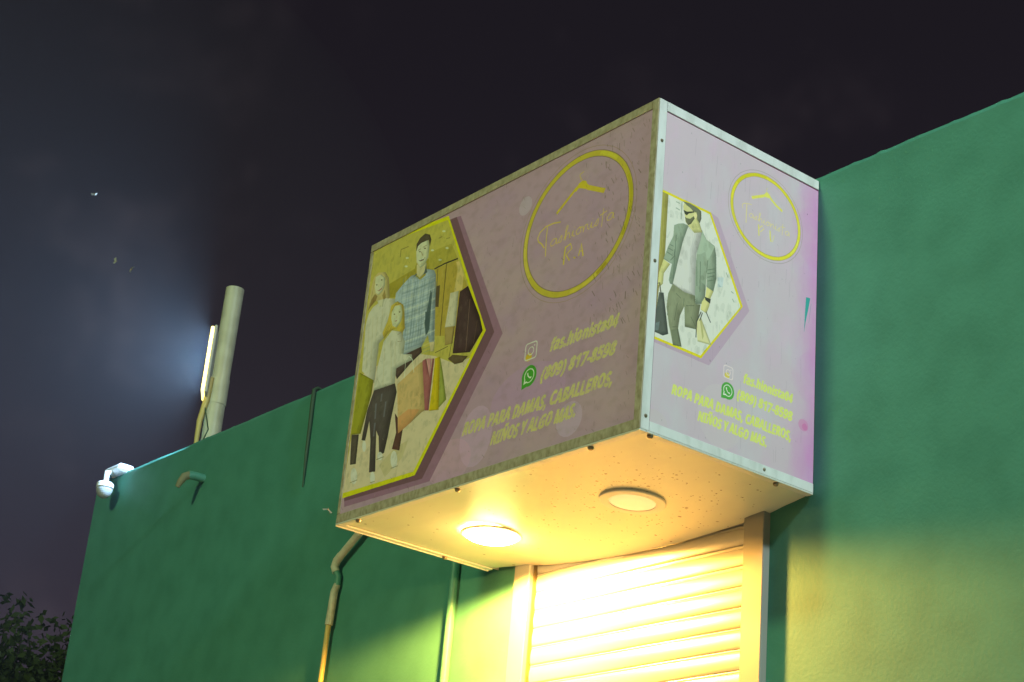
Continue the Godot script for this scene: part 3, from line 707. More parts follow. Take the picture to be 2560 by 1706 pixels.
func side_print() -> StandardMaterial3D:
	var im := Image.create_empty(1024, 1524, false, Image.FORMAT_RGBA8)
	im.fill(Color8(216, 188, 198))
	tone(im, 31, 0.012, Color8(216, 205, 208), 0.6, -0.1)
	tone(im, 33, 0.02, Color8(226, 182, 207), 0.4, 0.05)
	# unfaded ink along the edge by the wall: ragged, darker blotches
	for i in 150:
		var y := rng.randf() * 1524.0
		var w := rng.randf_range(18, 190)
		var hgt := rng.randf_range(50, 220)
		var q := PackedVector2Array()
		for j in 12:
			var an := TAU * j / 12
			q.append(Vector2(1034 + cos(an) * w * rng.randf_range(0.8, 1.2), y + sin(an) * hgt))
		fill_poly(im, q, Color(Color8(222, 150, 202), 0.05))
	draw_shapes(im, SIDE_PRINT)
	mottle(im, [[60, 420], [338, 424], [552, 800], [320, 1116], [42, 1118]], 500)
	draw_line_shape(im, PackedVector2Array([Vector2(48, 1490), Vector2(47, 44)]), 4, Color8(110, 40, 84))
	draw_line_shape(im, PackedVector2Array([Vector2(47, 44), Vector2(1024, 45)]), 4, Color8(140, 60, 100))
	var k := 1024.0 / 820.0
	var ink := Color8(235, 230, 120)
	var bg := Color8(216, 196, 205)
	draw_text(im, "fas.hionista04", 459 * k, 711 * k, 920 * k, 34 * k, 0.2, ink, 1.0)
	draw_text(im, "(809) 817-8598", 432 * k, 711 * k, 988 * k, 35 * k, 0.2, ink, 1.0)
	draw_text(im, "ROPA PARA DAMAS, CABALLEROS,", 130 * k, 708 * k, 1062 * k, 35 * k, 0.2, ink, 1.5)
	draw_text(im, "NIÑOS Y ALGO MAS.", 254 * k, 588 * k, 1119 * k, 35 * k, 0.2, ink, 1.5)
	for a in [Rect2(459, 884, 250, 42), Rect2(432, 950, 280, 42), Rect2(130, 1024, 575, 46), Rect2(254, 1082, 334, 42)]:
		speckle(im, int(a.size.x * 0.7), Color(bg, 0.55), Rect2(a.position * k, a.size * k), 2, 6, 2.2, -1.2, 0.5)
	speckle(im, 46, Color(0.2, 0.18, 0.16, 0.5), Rect2(60, 60, 900, 1400), 1, 9, 2.6, 1.57, 0.6)
	speckle(im, 90, Color(0.42, 0.3, 0.36, 0.16), Rect2(60, 60, 900, 1400), 30, 120, 2.2, 1.57, 0.06)
	return print_material(im)

# ------------------------------------------------------------------ the scene
func _ready() -> void:
	rng.seed = 4
	camera_and_sky()
	lamps_outside()
	materials()
	ground()
	building()
	sign_box()
	downlights()
	shutter()
	pipes_and_cable()
	roof_lamp_and_post()
	corner_fixture()
	tree()
	moths()

func camera_and_sky() -> void:
	var cam := Camera3D.new()
	cam.name = "camera"
	cam.position = Vector3(3.9138, BY - 1.9375, 4.3148)
	cam.basis = Basis.from_euler(Vector3(0.3976, 0.9247, 0.0922), EULER_ORDER_YXZ)
	cam.fov = 22.2116
	cam.near = 0.1
	cam.far = 500.0
	add_child(cam)
	var e := Environment.new()
	e.background_mode = Environment.BG_SKY
	var sky := Sky.new()
	var pm := PanoramaSkyMaterial.new()
	pm.panorama = ImageTexture.create_from_image(night_sky())
	sky.sky_material = pm
	e.sky = sky
	e.tonemap_mode = Environment.TONE_MAPPER_LINEAR
	e.tonemap_exposure = 1.0
	e.sdfgi_enabled = true
	e.ssao_enabled = true
	e.ssil_enabled = true
	e.volumetric_fog_enabled = true
	e.volumetric_fog_density = 0.0
	var w := WorldEnvironment.new()
	w.name = "environment"
	w.environment = e
	add_child(w)
	var moon := DirectionalLight3D.new()
	moon.name = "moonlight"
	moon.light_color = Color(0.75, 0.85, 1.0)
	moon.light_energy = 0.015
	moon.light_angular_distance = 0.5
	moon.shadow_enabled = true
	moon.rotation = Vector3(-0.9, 0.5, 0)
	add_child(moon)

func night_sky() -> Image:
	var n := FastNoiseLite.new()
	n.seed = 12
	n.frequency = 3.0
	n.fractal_octaves = 5
	n.fractal_gain = 0.55
	n.domain_warp_enabled = true
	n.domain_warp_amplitude = 0.25
	n.domain_warp_frequency = 2.0
	var w := 1024
	var h := 512
	var im := Image.create_empty(w, h, false, Image.FORMAT_RGBF)
	for y in h:
		var el := PI / 2.0 - PI * (y + 0.5) / h
		var low := 1.0 - clampf(el / 0.62, 0.0, 1.0)
		var base := Vector3(0.0113, 0.0095, 0.0135).lerp(Vector3(0.060, 0.046, 0.070), low * low)
		for x in w:
			var c := base
			if el > -0.05:
				var az := TAU * (x + 0.5) / w
				var d := Vector3(cos(el) * cos(az), sin(el) * 1.9, cos(el) * sin(az))
				var v := clampf((n.get_noise_3dv(d * 1.6) - 0.02) / 0.5, 0.0, 1.0)
				c += Vector3(0.046, 0.036, 0.039) * v * v * (0.08 + 1.3 * low)
			im.set_pixel(x, y, Color(c.x, c.y, c.z))
	return im

# the street lamps whose light falls on the sign and the wall; both stand outside the picture
func lamps_outside() -> void:
	M.steel = mat(Color(0.32, 0.33, 0.34), 0.45, 0.6)
	street_lamp("galvanised street lamp with a yellowish lamp across the road from the sign", Vector3(-0.8, 0, 11.6), Vector3(-0.6, BY + 4.6, 9.2), Color(0.75, 1.0, 0.45), 45.0)
	street_lamp("galvanised street lamp with a cold white lamp beside the pavement", Vector3(7.6, 0, 1.5), Vector3(6.4, BY + 5.2, 1.1), Color(0.76, 1.0, 0.96), 57.0)

func street_lamp(label: String, foot: Vector3, head: Vector3, lin: Color, energy: float) -> void:
	var t := node("street_lamp", label, "street lamp", "street lamps along the road")
	t.position = foot
	var top := Vector3(0, head.y + 0.15, 0)
	var to := head - foot
	part("pole", tube([Vector3.ZERO, Vector3(0, head.y * 0.5, 0), top], [0.09, 0.075, 0.055]), M.steel, t)
	part("arm", tube([top, top.lerp(Vector3(to.x, head.y + 0.18, to.z), 0.5) + Vector3(0, 0.12, 0), Vector3(to.x, head.y + 0.12, to.z)], [0.045, 0.035, 0.03]), M.steel, t)
	part("lamp_head", cbox(Vector3(-0.17, 0.02, -0.17), Vector3(0.17, 0.14, 0.17), 0.03), M.steel, t, to)
	var g := mat(Color(0.9, 0.9, 0.9), 0.3)
	g.emission_enabled = true
	g.emission = lin.linear_to_srgb()
	g.emission_energy_multiplier = 6.0
	part("lamp_lens", lathe([[0.0, -0.05], [0.08, -0.045], [0.13, -0.02], [0.15, 0.018]], 24), g, t, to)
	var l := OmniLight3D.new()
	l.name = "lamp_light"
	l.light_color = lin.linear_to_srgb()
	l.light_energy = energy
	l.light_size = 0.40
	l.omni_range = 60.0
	l.omni_attenuation = 2.0
	l.shadow_enabled = true
	l.position = to + Vector3(0, -0.22, 0)
	t.add_child(l)

func materials() -> void:
	# green wall paint: fine mottling and a trowelled relief
	var w := mat(Color(1, 1, 1), 0.62, 0.0, 0.35)
	w.albedo_texture = noise_tex(3, 0.012, [[0.0, Color(0.064, 0.232, 0.182)], [0.5, Color(0.076, 0.266, 0.212)], [1.0, Color(0.085, 0.292, 0.234)]], 512, 5)
	w.uv1_triplanar = true
	w.uv1_world_triplanar = true
	w.uv1_scale = Vector3.ONE * 0.55
	w.heightmap_enabled = true
	w.heightmap_texture = noise_tex(8, 0.085, [], 1024, 5, 6.0)
	w.heightmap_scale = 0.04
	M.wall = w
	var wp := mat(Color(1, 1, 1), 0.45)
	wp.albedo_texture = w.albedo_texture
	wp.uv1_triplanar = true
	wp.uv1_scale = Vector3.ONE
	M.pipe_paint = wp
	M.alu = mat(Color(1, 1, 1), 0.42, 0.0, 0.5)
	M.alu.albedo_texture = noise_tex(15, 0.02, [[0.0, Color(0.62, 0.60, 0.57)], [0.45, Color(0.76, 0.73, 0.71)], [1.0, Color(0.82, 0.79, 0.77)]], 512, 5)
	M.alu.uv1_triplanar = true
	M.alu.uv1_world_triplanar = true
	M.alu.uv1_scale = Vector3(1.6, 0.5, 1.6)
	M.alu_dirty = mat(Color(1, 1, 1), 0.6, 0.0, 0.4)
	M.alu_dirty.albedo_texture = noise_tex(16, 0.03, [[0.0, Color(0.27, 0.21, 0.14)], [0.40, Color(0.40, 0.32, 0.24)], [0.6, Color(0.46, 0.37, 0.29)], [1.0, Color(0.56, 0.48, 0.38)]], 512, 5)
	M.alu_dirty.uv1_triplanar = true
	M.alu_dirty.uv1_world_triplanar = true
	M.alu_dirty.uv1_scale = Vector3(2.2, 1.4, 2.2)
	M.white_trim = mat(Color(0.72, 0.70, 0.64), 0.4)
	M.dark = mat(Color(0.03, 0.03, 0.03), 0.6)
	M.screw = mat(Color(0.30, 0.24, 0.17), 0.35, 0.8)
	M.slat = mat(Color(0.50, 0.49, 0.46), 0.33, 0.30, 0.6)
	M.guide = mat(Color(0.32, 0.31, 0.28), 0.4)
	M.cream = mat(Color(1, 1, 1), 0.5)
	M.cream.albedo_texture = noise_tex(40, 0.03, [[0.0, Color(0.40, 0.36, 0.25)], [0.5, Color(0.60, 0.56, 0.44)], [1.0, Color(0.68, 0.64, 0.52)]], 256, 4)
	M.cream.uv1_triplanar = true
	M.cream.uv1_scale = Vector3.ONE * 2.0
	M.yellow_pipe = mat(Color(0.62, 0.48, 0.16), 0.5)
	M.pvc = mat(Color(1, 1, 1), 0.45)
	M.pvc.albedo_texture = noise_tex(44, 0.015, [[0.0, Color(0.42, 0.39, 0.28)], [0.5, Color(0.56, 0.53, 0.40)], [1.0, Color(0.60, 0.57, 0.44)]], 256, 4)
	M.pvc.uv1_triplanar = true
	M.pvc.uv1_scale = Vector3.ONE * 1.2
	M.cable = mat(Color(0.035, 0.070, 0.040), 0.7)
	M.white_plastic = mat(Color(0.78, 0.78, 0.78), 0.3)

func structure(called: String, mesh: Mesh, m: Material, at := Vector3.ZERO) -> void:
	var o := part(called, mesh, m, self, at)
	o.set_meta("kind", "structure")

func ground() -> void:
	var asphalt := mat(Color(1, 1, 1), 0.85)
	asphalt.albedo_texture = noise_tex(50, 0.08, [[0.0, Color(0.03, 0.03, 0.031)], [1.0, Color(0.075, 0.073, 0.07)]], 512, 5)
	asphalt.uv1_triplanar = true
	asphalt.uv1_world_triplanar = true
	var p := PlaneMesh.new()
	p.size = Vector2(400, 400)
	structure("ground", p, asphalt)
	var slab := mat(Color(1, 1, 1), 0.8)
	slab.albedo_texture = noise_tex(51, 0.03, [[0.0, Color(0.36, 0.35, 0.32)], [1.0, Color(0.52, 0.50, 0.46)]], 512, 5)
	slab.uv1_triplanar = true
	slab.uv1_world_triplanar = true
	structure("pavement", cbox(Vector3(-12, -0.1, 0.0), Vector3(14, 0.13, 2.6), 0.02), slab)

func top_at(x: float, n: FastNoiseLite) -> float:
	return BY + WALL_TOP + n.get_noise_1d(x * 9.0) * 0.006 + maxf(0.0, n.get_noise_1d(x * 60.0 + 40.0) - 0.25) * 0.012

func building() -> void:
	var t := node("shop_building", "shop building with a green rendered street wall and flat parapet", "building")
	var n := FastNoiseLite.new()
	n.seed = 6
	n.frequency = 0.2
	var st := begin()
	var step := 0.025
	var xs := [WALL_LEFT]
	while xs[-1] < WALL_RIGHT:
		xs.append(xs[-1] + step)
	for i in xs.size() - 1:
		var a: float = xs[i]
		var b: float = xs[i + 1]
		var lo := 0.0
		if (a + b) / 2.0 > -1.55 and (a + b) / 2.0 < -0.25:
			lo = BY - 0.01
		var ya := top_at(a, n)
		var yb := top_at(b, n)
		var za := n.get_noise_1d(a * 14.0 + 90.0) * 0.004
		var zb := n.get_noise_1d(b * 14.0 + 90.0) * 0.004
		quad(st, Vector3(a, lo, 0), Vector3(a, ya - 0.022, 0), Vector3(b, yb - 0.022, 0), Vector3(b, lo, 0))
		quad(st, Vector3(a, ya - 0.022, 0), Vector3(a, ya - 0.006, -0.006 + za), Vector3(b, yb - 0.006, -0.006 + zb), Vector3(b, yb - 0.022, 0))
		quad(st, Vector3(a, ya - 0.006, -0.006 + za), Vector3(a, ya, -0.025), Vector3(b, yb, -0.025), Vector3(b, yb - 0.006, -0.006 + zb))
		quad(st, Vector3(a, ya, -0.025), Vector3(a, ya, -0.18), Vector3(b, yb, -0.18), Vector3(b, yb, -0.025))
		quad(st, Vector3(a, ya, -0.18), Vector3(a, lo, -0.18), Vector3(b, lo, -0.18), Vector3(b, yb, -0.18))
	for x in [-1.55, -0.25]:
		quad(st, Vector3(x, 0, 0), Vector3(x, BY - 0.01, 0), Vector3(x, BY - 0.01, -0.18), Vector3(x, 0, -0.18))
	quad(st, Vector3(-1.55, BY - 0.01, 0), Vector3(-0.25, BY - 0.01, 0), Vector3(-0.25, BY - 0.01, -0.18), Vector3(-1.55, BY - 0.01, -0.18))
	for x in [WALL_LEFT, xs[-1]]:
		quad(st, Vector3(x, 0, 0), Vector3(x, BY + WALL_TOP - 0.022, 0), Vector3(x, BY + WALL_TOP - 0.022, -0.18), Vector3(x, 0, -0.18))
	part("street_wall", finish(st), M.wall, t)
	part("end_wall", cbox(Vector3(WALL_LEFT, 0, -8.0), Vector3(WALL_LEFT + 0.18, BY + WALL_TOP - 0.03, -0.182), 0.01), M.wall, t)
	part("end_wall", cbox(Vector3(WALL_RIGHT - 0.18, 0, -8.0), Vector3(WALL_RIGHT, BY + WALL_TOP - 0.03, -0.182), 0.01), M.wall, t)
	part("rear_wall", cbox(Vector3(WALL_LEFT, 0, -8.18), Vector3(WALL_RIGHT, BY + WALL_TOP - 0.03, -8.002), 0.01), M.wall, t)
	part("roof", cbox(Vector3(WALL_LEFT + 0.19, BY + 0.55, -7.99), Vector3(WALL_RIGHT - 0.19, BY + 0.75, -0.19), 0.01), mat(Color(0.3, 0.3, 0.29), 0.8), t)

const SAG := [[-1.754, 0.0], [-1.56, 0.013], [-1.365, 0.034], [-1.2, 0.047], [-1.065, 0.056], [-0.935, 0.062], [-0.727, 0.065], [-0.53, 0.059], [-0.33, 0.048], [-0.2, 0.035], [-0.116, 0.019], [0.0, 0.0]]

func sag(x: float, z: float) -> float:
	for i in SAG.size() - 1:
		if x <= SAG[i + 1][0]:
			var k: float = smoothstep(0.0, 1.0, (x - SAG[i][0]) / (SAG[i + 1][0] - SAG[i][0])) * 0.3 + 0.7 * (x - SAG[i][0]) / (SAG[i + 1][0] - SAG[i][0])
			return lerpf(SAG[i][1], SAG[i + 1][1], k) * pow(clampf(1.0 - z / (SD - 0.03), 0.0, 1.0), 1.4)
	return 0.0

func sheet(a: Vector3, b: Vector3, c: Vector3, d: Vector3) -> ArrayMesh:
	var st := begin()
	var uv := [Vector2(0, 1), Vector2(0, 0), Vector2(1, 0), Vector2(1, 1)]
	var v := [a, b, c, d]
	for i in [0, 1, 2, 0, 2, 3]:
		st.set_uv(uv[i])
		st.add_vertex(v[i])
	return finish(st)

func sign_box() -> void:
	var t := node("shop_sign", "box sign with faded pink printed faces and white soffit above the shutter", "sign")
	t.position = Vector3(0, BY, 0)
	# faces
	var front := part("front_panel", sheet(Vector3(-SW, 0.0, SD), Vector3(-SW, SH, SD), Vector3(0, SH, SD), Vector3(0, 0.0, SD)), front_print(), t)
	front.set_meta("label", "faded mauve front panel with a family photo and gold ring logo")
	var side := part("side_panel", sheet(Vector3(0, 0, SD), Vector3(0, SH, SD), Vector3(0, SH, 0.002), Vector3(0, 0, 0.002)), side_print(), t)
	side.set_meta("label", "pale pink side panel with a man carrying bags and gold ring logo")
	part("left_panel", cbox(Vector3(-SW, 0.004, 0.002), Vector3(-SW + 0.004, SH - 0.004, SD - 0.004), 0.001), M.alu, t)
	part("top_panel", cbox(Vector3(-SW, SH - 0.004, 0.002), Vector3(-0.002, SH, SD - 0.002), 0.001), M.alu, t)
	# frame angles: [name, lo, hi, material]
	var e := 0.003
	var rails := [
		[Vector3(-SW - e, SH - 0.030, SD + 0.0005), Vector3(-0.030, SH + e, SD + 0.004), M.alu_dirty],
		[Vector3(-SW - e, -0.002, SD + 0.0005), Vector3(-0.030, 0.034, SD + 0.004), M.alu_dirty],
		[Vector3(-SW - e, 0.036, SD + 0.0005), Vector3(-SW + 0.016, SH - 0.032, SD + 0.004), M.alu_dirty],
		[Vector3(-0.029, -0.002, SD + 0.0005), Vector3(e, SH + e, SD + 0.0045), M.alu_dirty],
		[Vector3(0.0005, -0.002, SD - 0.036), Vector3(0.004, SH + e, SD), M.alu],
		[Vector3(0.0005, SH - 0.034, 0.004), Vector3(0.0045, SH + e, SD - 0.037), M.alu],
		[Vector3(0.0005, -0.002, 0.004), Vector3(0.0045, 0.032, SD - 0.037), M.alu],
	]
	for i in rails.size():
		part("frame_rail", cbox(rails[i][0], rails[i][1], 0.0012), rails[i][2], front if i < 4 else side)
	# flanges under the box
	var flanges := []
	for r in [
		[Vector3(-SW - e, -0.009, SD - 0.026), Vector3(e, -0.0025, SD + 0.004)],
		[Vector3(-0.026, -0.0085, 0.004), Vector3(0.004, -0.0025, SD - 0.027)],
		[Vector3(-SW - e, -0.0085, 0.05), Vector3(-SW + 0.024, -0.0025, SD - 0.027)],
		[Vector3(-SW - e - 0.004, -0.012, 0.05), Vector3(-SW - e, 0.02, SD + 0.002)],
	]:
		flanges.append(part("flange", cbox(r[0], r[1], 0.001), M.white_trim, t))
	part("soffit", soffit_mesh(), soffit_material(), t)
	# screws
	var head := lathe([[0.0, -0.010], [0.006, -0.009], [0.010, -0.005], [0.011, 0.0], [0.011, 0.003]], 12)
	var under := [0, 0, 0, 1, 1, 2]
	var spots := [Vector3(-SW + 0.139, -0.011, SD - 0.010), Vector3(-SW + 0.776, -0.011, SD - 0.010), Vector3(-SW + 1.505, -0.011, SD - 0.010), Vector3(-0.010, -0.0105, SD - 0.055), Vector3(-0.011, -0.0105, 0.175), Vector3(-SW + 0.010, -0.010, 0.29)]
	for i in 6:
		part("screw", head, M.screw, flanges[under[i]], spots[i])
	for y in [SH - 0.16, SH - 0.62, 0.045]:
		var s := part("screw", head, M.screw, side, Vector3(0.004, y, SD - 0.018))
		s.rotation.z = PI / 2.0
		s.scale = Vector3(0.6, 0.5, 0.6)
	var s2 := part("screw", head, M.screw, side, Vector3(0.0045, 0.016, 0.25))
	s2.rotation.z = PI / 2.0
	s2.scale = Vector3(0.6, 0.4, 0.6)

func soffit_mesh() -> ArrayMesh:
	var st := SurfaceTool.new()
	st.begin(Mesh.PRIMITIVE_TRIANGLES)
	st.set_smooth_group(0)
	var nx := 90
	var nz := 40
	var at := func(i: int, j: int) -> Vector3:
		var x := lerpf(-SW + 0.003, -0.003, float(i) / nx)
		var back := lerpf(0.05, 0.003, smoothstep(0.0, 0.25, float(i) / nx))
		var z := lerpf(back, SD - 0.002, float(j) / nz)
		return Vector3(x, -0.001 - sag(x, z), z)
	for i in nx:
		for j in nz:
			var k := [[i, j], [i, j + 1], [i + 1, j + 1], [i, j], [i + 1, j + 1], [i + 1, j]]
			for q in k:
				st.set_uv(Vector2(float(q[0]) / nx, float(q[1]) / nz))
				st.add_vertex(at.call(q[0], q[1]))
	st.set_smooth_group(-1)
	for i in nx:
		var a: Vector3 = at.call(i, 0)
		var b: Vector3 = at.call(i + 1, 0)
		st.set_uv(Vector2(0.5, 0.01))
		quad(st, a, b, b + Vector3(0, 0.005, 0), a + Vector3(0, 0.005, 0))
	return finish(st)

func soffit_material() -> StandardMaterial3D:
	var im := Image.create_empty(1400, 656, false, Image.FORMAT_RGBA8)
	im.fill(Color(0.66, 0.67, 0.55).linear_to_srgb())
	tone(im, 61, 0.02, Color(0.59, 0.58, 0.50).linear_to_srgb(), 0.5, 0.0)
	# fly specks, thickest round the second lamp
	for i in 420:
		var p := Vector2(rng.randfn(0.70, 0.15), rng.randfn(0.45, 0.24)) if i < 350 else Vector2(rng.randf(), rng.randf())
		if p.x < 0 or p.x > 1 or p.y < 0 or p.y > 1:
			continue
		var r := rng.randf_range(1.2, 3.2) if rng.randf() < 0.88 else rng.randf_range(3.2, 5.6)
		var q := PackedVector2Array()
		for j in 7:
			var an := TAU * j / 7
			q.append(Vector2(p.x * 1400, p.y * 656) + Vector2(cos(an) * r, sin(an) * r) * rng.randf_range(0.7, 1.3))
		fill_poly(im, q, Color(0.26, 0.19, 0.10, rng.randf_range(0.35, 0.9)))
	var m := StandardMaterial3D.new()
	m.albedo_texture = ImageTexture.create_from_image(im)
	m.roughness = 0.34
	m.metallic_specular = 0.5
	return m

func downlights() -> void:
	var ring := lathe([[0.121, 0.004], [0.121, -0.002], [0.118, -0.0045], [0.092, -0.006], [0.086, -0.005], [0.085, 0.0]], 48)
	var disc := lathe([[0.0, -0.007], [0.05, -0.0065], [0.080, -0.004], [0.0855, -0.001], [0.0855, 0.002], [0.0, 0.002]], 40)
	var dome := lathe([[0.0, -0.030], [0.035, -0.029], [0.065, -0.025], [0.088, -0.018], [0.102, -0.010], [0.107, -0.005], [0.107, 0.002], [0.0, 0.002]], 40)
	var lit := mat(Color(0.9, 0.9, 0.9), 0.4)
	lit.emission_enabled = true
	lit.emission = Color(1.0, 0.58, 0.17).linear_to_srgb()
	lit.emission_energy_multiplier = 130.0
	var dim := mat(Color(0.80, 0.79, 0.76), 0.4)
	dim.emission_enabled = true
	dim.emission = Color(1.0, 0.78, 0.36).linear_to_srgb()
	dim.emission_energy_multiplier = 0.35
	for k in 2:
		var x: float = [-1.300, -0.522][k]
		var z: float = [0.395, 0.368][k]
		var t := node("downlight", ["round downlight shining brightly in the sign soffit", "round downlight glowing faintly in the sign soffit among fly specks"][k], "downlight", "downlights in the sign soffit")
		t.position = Vector3(x, BY - 0.006 - sag(x, z), z)
		if k == 1:
			t.rotation = Vector3(-0.055, 0, -0.008)
			t.position.y += 0.002
		part("trim_ring", ring, M.white_trim, t)
		part("lamp_diffuser", [dome, disc][k], [lit, dim][k], t)
		if k == 0:
			var l := SpotLight3D.new()
			l.name = "lamp_light"
			l.light_color = Color(1.0, 0.46, 0.072).linear_to_srgb()
			l.light_energy = 27.0
			l.light_size = 0.045
			l.spot_angle = 86.6
			l.spot_angle_attenuation = 0.17
			l.spot_range = 30.0
			l.spot_attenuation = 2.0
			l.shadow_enabled = true
			l.rotation.x = -PI / 2.0
			l.position.y = 0.001
			t.add_child(l)

func shutter() -> void:
	var t := node("roller_shutter", "closed white metal roller shutter with curved slats under the sign", "shutter")
	t.position = Vector3(0, 0, 0)
	var pitch := 0.0755
	var prof := []
	# down the slat: a rolled lip, then a shallow convex face
	prof.append(Vector2(-0.0009, 0.0))
	prof.append(Vector2(0.0015, -0.0015))
	prof.append(Vector2(0.0022, -0.004))
	prof.append(Vector2(0.0015, -0.0075))
	prof.append(Vector2(-0.0003, -0.010))
	for i in 9:
		var k := i / 8.0
		prof.append(Vector2(0.0005 + 0.0048 * sin(PI * (0.08 + 0.84 * k)), -0.012 - k * (pitch - 0.016)))
	prof.append(Vector2(-0.0009, -pitch + 0.0012))
	var st := SurfaceTool.new()
	st.begin(Mesh.PRIMITIVE_TRIANGLES)
	st.set_smooth_group(0)
	for i in prof.size() - 1:
		var a: Vector2 = prof[i]
		var b: Vector2 = prof[i + 1]
		quad(st, Vector3(-1.515, a.y, a.x), Vector3(-0.285, a.y, a.x), Vector3(-0.285, b.y, b.x), Vector3(-1.515, b.y, b.x))
	var slat := finish(st)
	var n := int((BY - 0.14) / pitch)
	for i in n + 1:
		part("slat", slat, M.slat, t, Vector3(0, BY + 0.0235 - i * pitch, -0.008))
	part("hood", cbox(Vector3(-1.515, BY + 0.025, -0.10), Vector3(-0.285, BY + 0.2, -0.06), 0.005), M.slat, t)
	part("guide_rail", cbox(Vector3(-0.298, 0.13, -0.05), Vector3(-0.199, BY - 0.016, 0.032), 0.003), M.guide, t)
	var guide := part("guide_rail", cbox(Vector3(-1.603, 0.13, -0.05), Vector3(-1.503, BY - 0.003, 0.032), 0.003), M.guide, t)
	part("gap_strip", cbox(Vector3(-1.5025, 0.13, -0.04), Vector3(-1.4965, BY - 0.004, 0.012), 0.001), mat(Color(0.10, 0.07, 0.03), 0.9), guide)  # dark strip put in for the shaded gap at the slat ends
	var bead := [Vector3(-1.609, BY - 0.03, 0.004), Vector3(-1.608, BY - 0.075, 0.008), Vector3(-1.610, BY - 0.11, 0.006), Vector3(-1.613, BY - 0.15, 0.003)]
	part("sealant_bead", tube(bead, [0.006, 0.010, 0.008, 0.003], 8), mat(Color(0.70, 0.27, 0.03), 0.6), guide)

func pipes_and_cable() -> void:
	var y0 := BY
	var t := node("cable_conduit", "bent cream conduit with peeling green paint beside the sign", "conduit")
	var z := 0.035
	part("upper_pipe", tube([Vector3(-2.50, y0 + 0.545, z), Vector3(-2.80, y0 + 0.358, z), Vector3(-2.965, y0 + 0.255, z)], [0.018]), M.cream, t)
	part("elbow", tube([Vector3(-2.955, y0 + 0.262, z), Vector3(-2.985, y0 + 0.240, z), Vector3(-2.997, y0 + 0.212, z), Vector3(-2.985, y0 + 0.185, z - 0.004)], [0.0195, 0.020, 0.020, 0.019]), M.cream, t)
	part("painted_section", tube([Vector3(-2.986, y0 + 0.19, z - 0.004), Vector3(-2.972, y0 + 0.165, z - 0.012), Vector3(-2.972, y0 + 0.12, z - 0.012)], [0.0175, 0.016, 0.016]), M.pipe_paint, t)
	part("sleeve", tube([Vector3(-2.972, y0 + 0.128, z - 0.012), Vector3(-2.985, y0 + 0.09, z - 0.008), Vector3(-2.992, y0 - 0.07, z - 0.005)], [0.016, 0.0185, 0.019]), M.cream, t)
	part("lower_pipe", tube([Vector3(-2.993, y0 - 0.06, z - 0.005), Vector3(-2.996, y0 - 0.13, z - 0.005), Vector3(-3.000, y0 - 0.34, z - 0.005), Vector3(-3.02, 0.13, z - 0.005)], [0.013, 0.0125, 0.012]), M.yellow_pipe, t)
	t = node("down_pipe", "straight wall-green pipe running up the wall to the sign", "pipe")
	part("pipe", tube([Vector3(-2.035, 0.13, 0.022), Vector3(-2.035, y0 + 0.9, 0.022)], [0.0195]), M.pipe_paint, t)
	part("clip", tube([Vector3(-2.035, 1.4, 0.022), Vector3(-2.035, 1.425, 0.022)], [0.023]), M.steel, t)
	t = node("hanging_cable", "dark cable hanging over the parapet down the green wall", "cable")
	part("cable", tube([Vector3(-3.464, y0 + 1.255, -0.06), Vector3(-3.462, y0 + 1.262, -0.01), Vector3(-3.458, y0 + 1.245, 0.012), Vector3(-3.455, y0 + 1.15, 0.013), Vector3(-3.452, y0 + 1.05, 0.012), Vector3(-3.448, y0 + 0.88, 0.012), Vector3(-3.442, y0 + 0.71, 0.010)], [0.008, 0.010, 0.011, 0.011, 0.010, 0.008, 0.003], 10), M.cable, t)
	t = node("drain_spout", "short pipe spout with a drooping end poking from the green wall", "spout")
	part("pipe", tube([Vector3(-4.555, y0 + 0.985, -0.02), Vector3(-4.555, y0 + 0.985, 0.06), Vector3(-4.56, y0 + 0.982, 0.095)], [0.024]), M.pipe_paint, t)
	part("drooping_end", tube([Vector3(-4.56, y0 + 0.982, 0.088), Vector3(-4.566, y0 + 0.968, 0.115), Vector3(-4.575, y0 + 0.935, 0.130), Vector3(-4.585, y0 + 0.905, 0.138)], [0.0235, 0.0225, 0.019, 0.013]), mat(Color(0.20, 0.19, 0.11), 0.7), t)

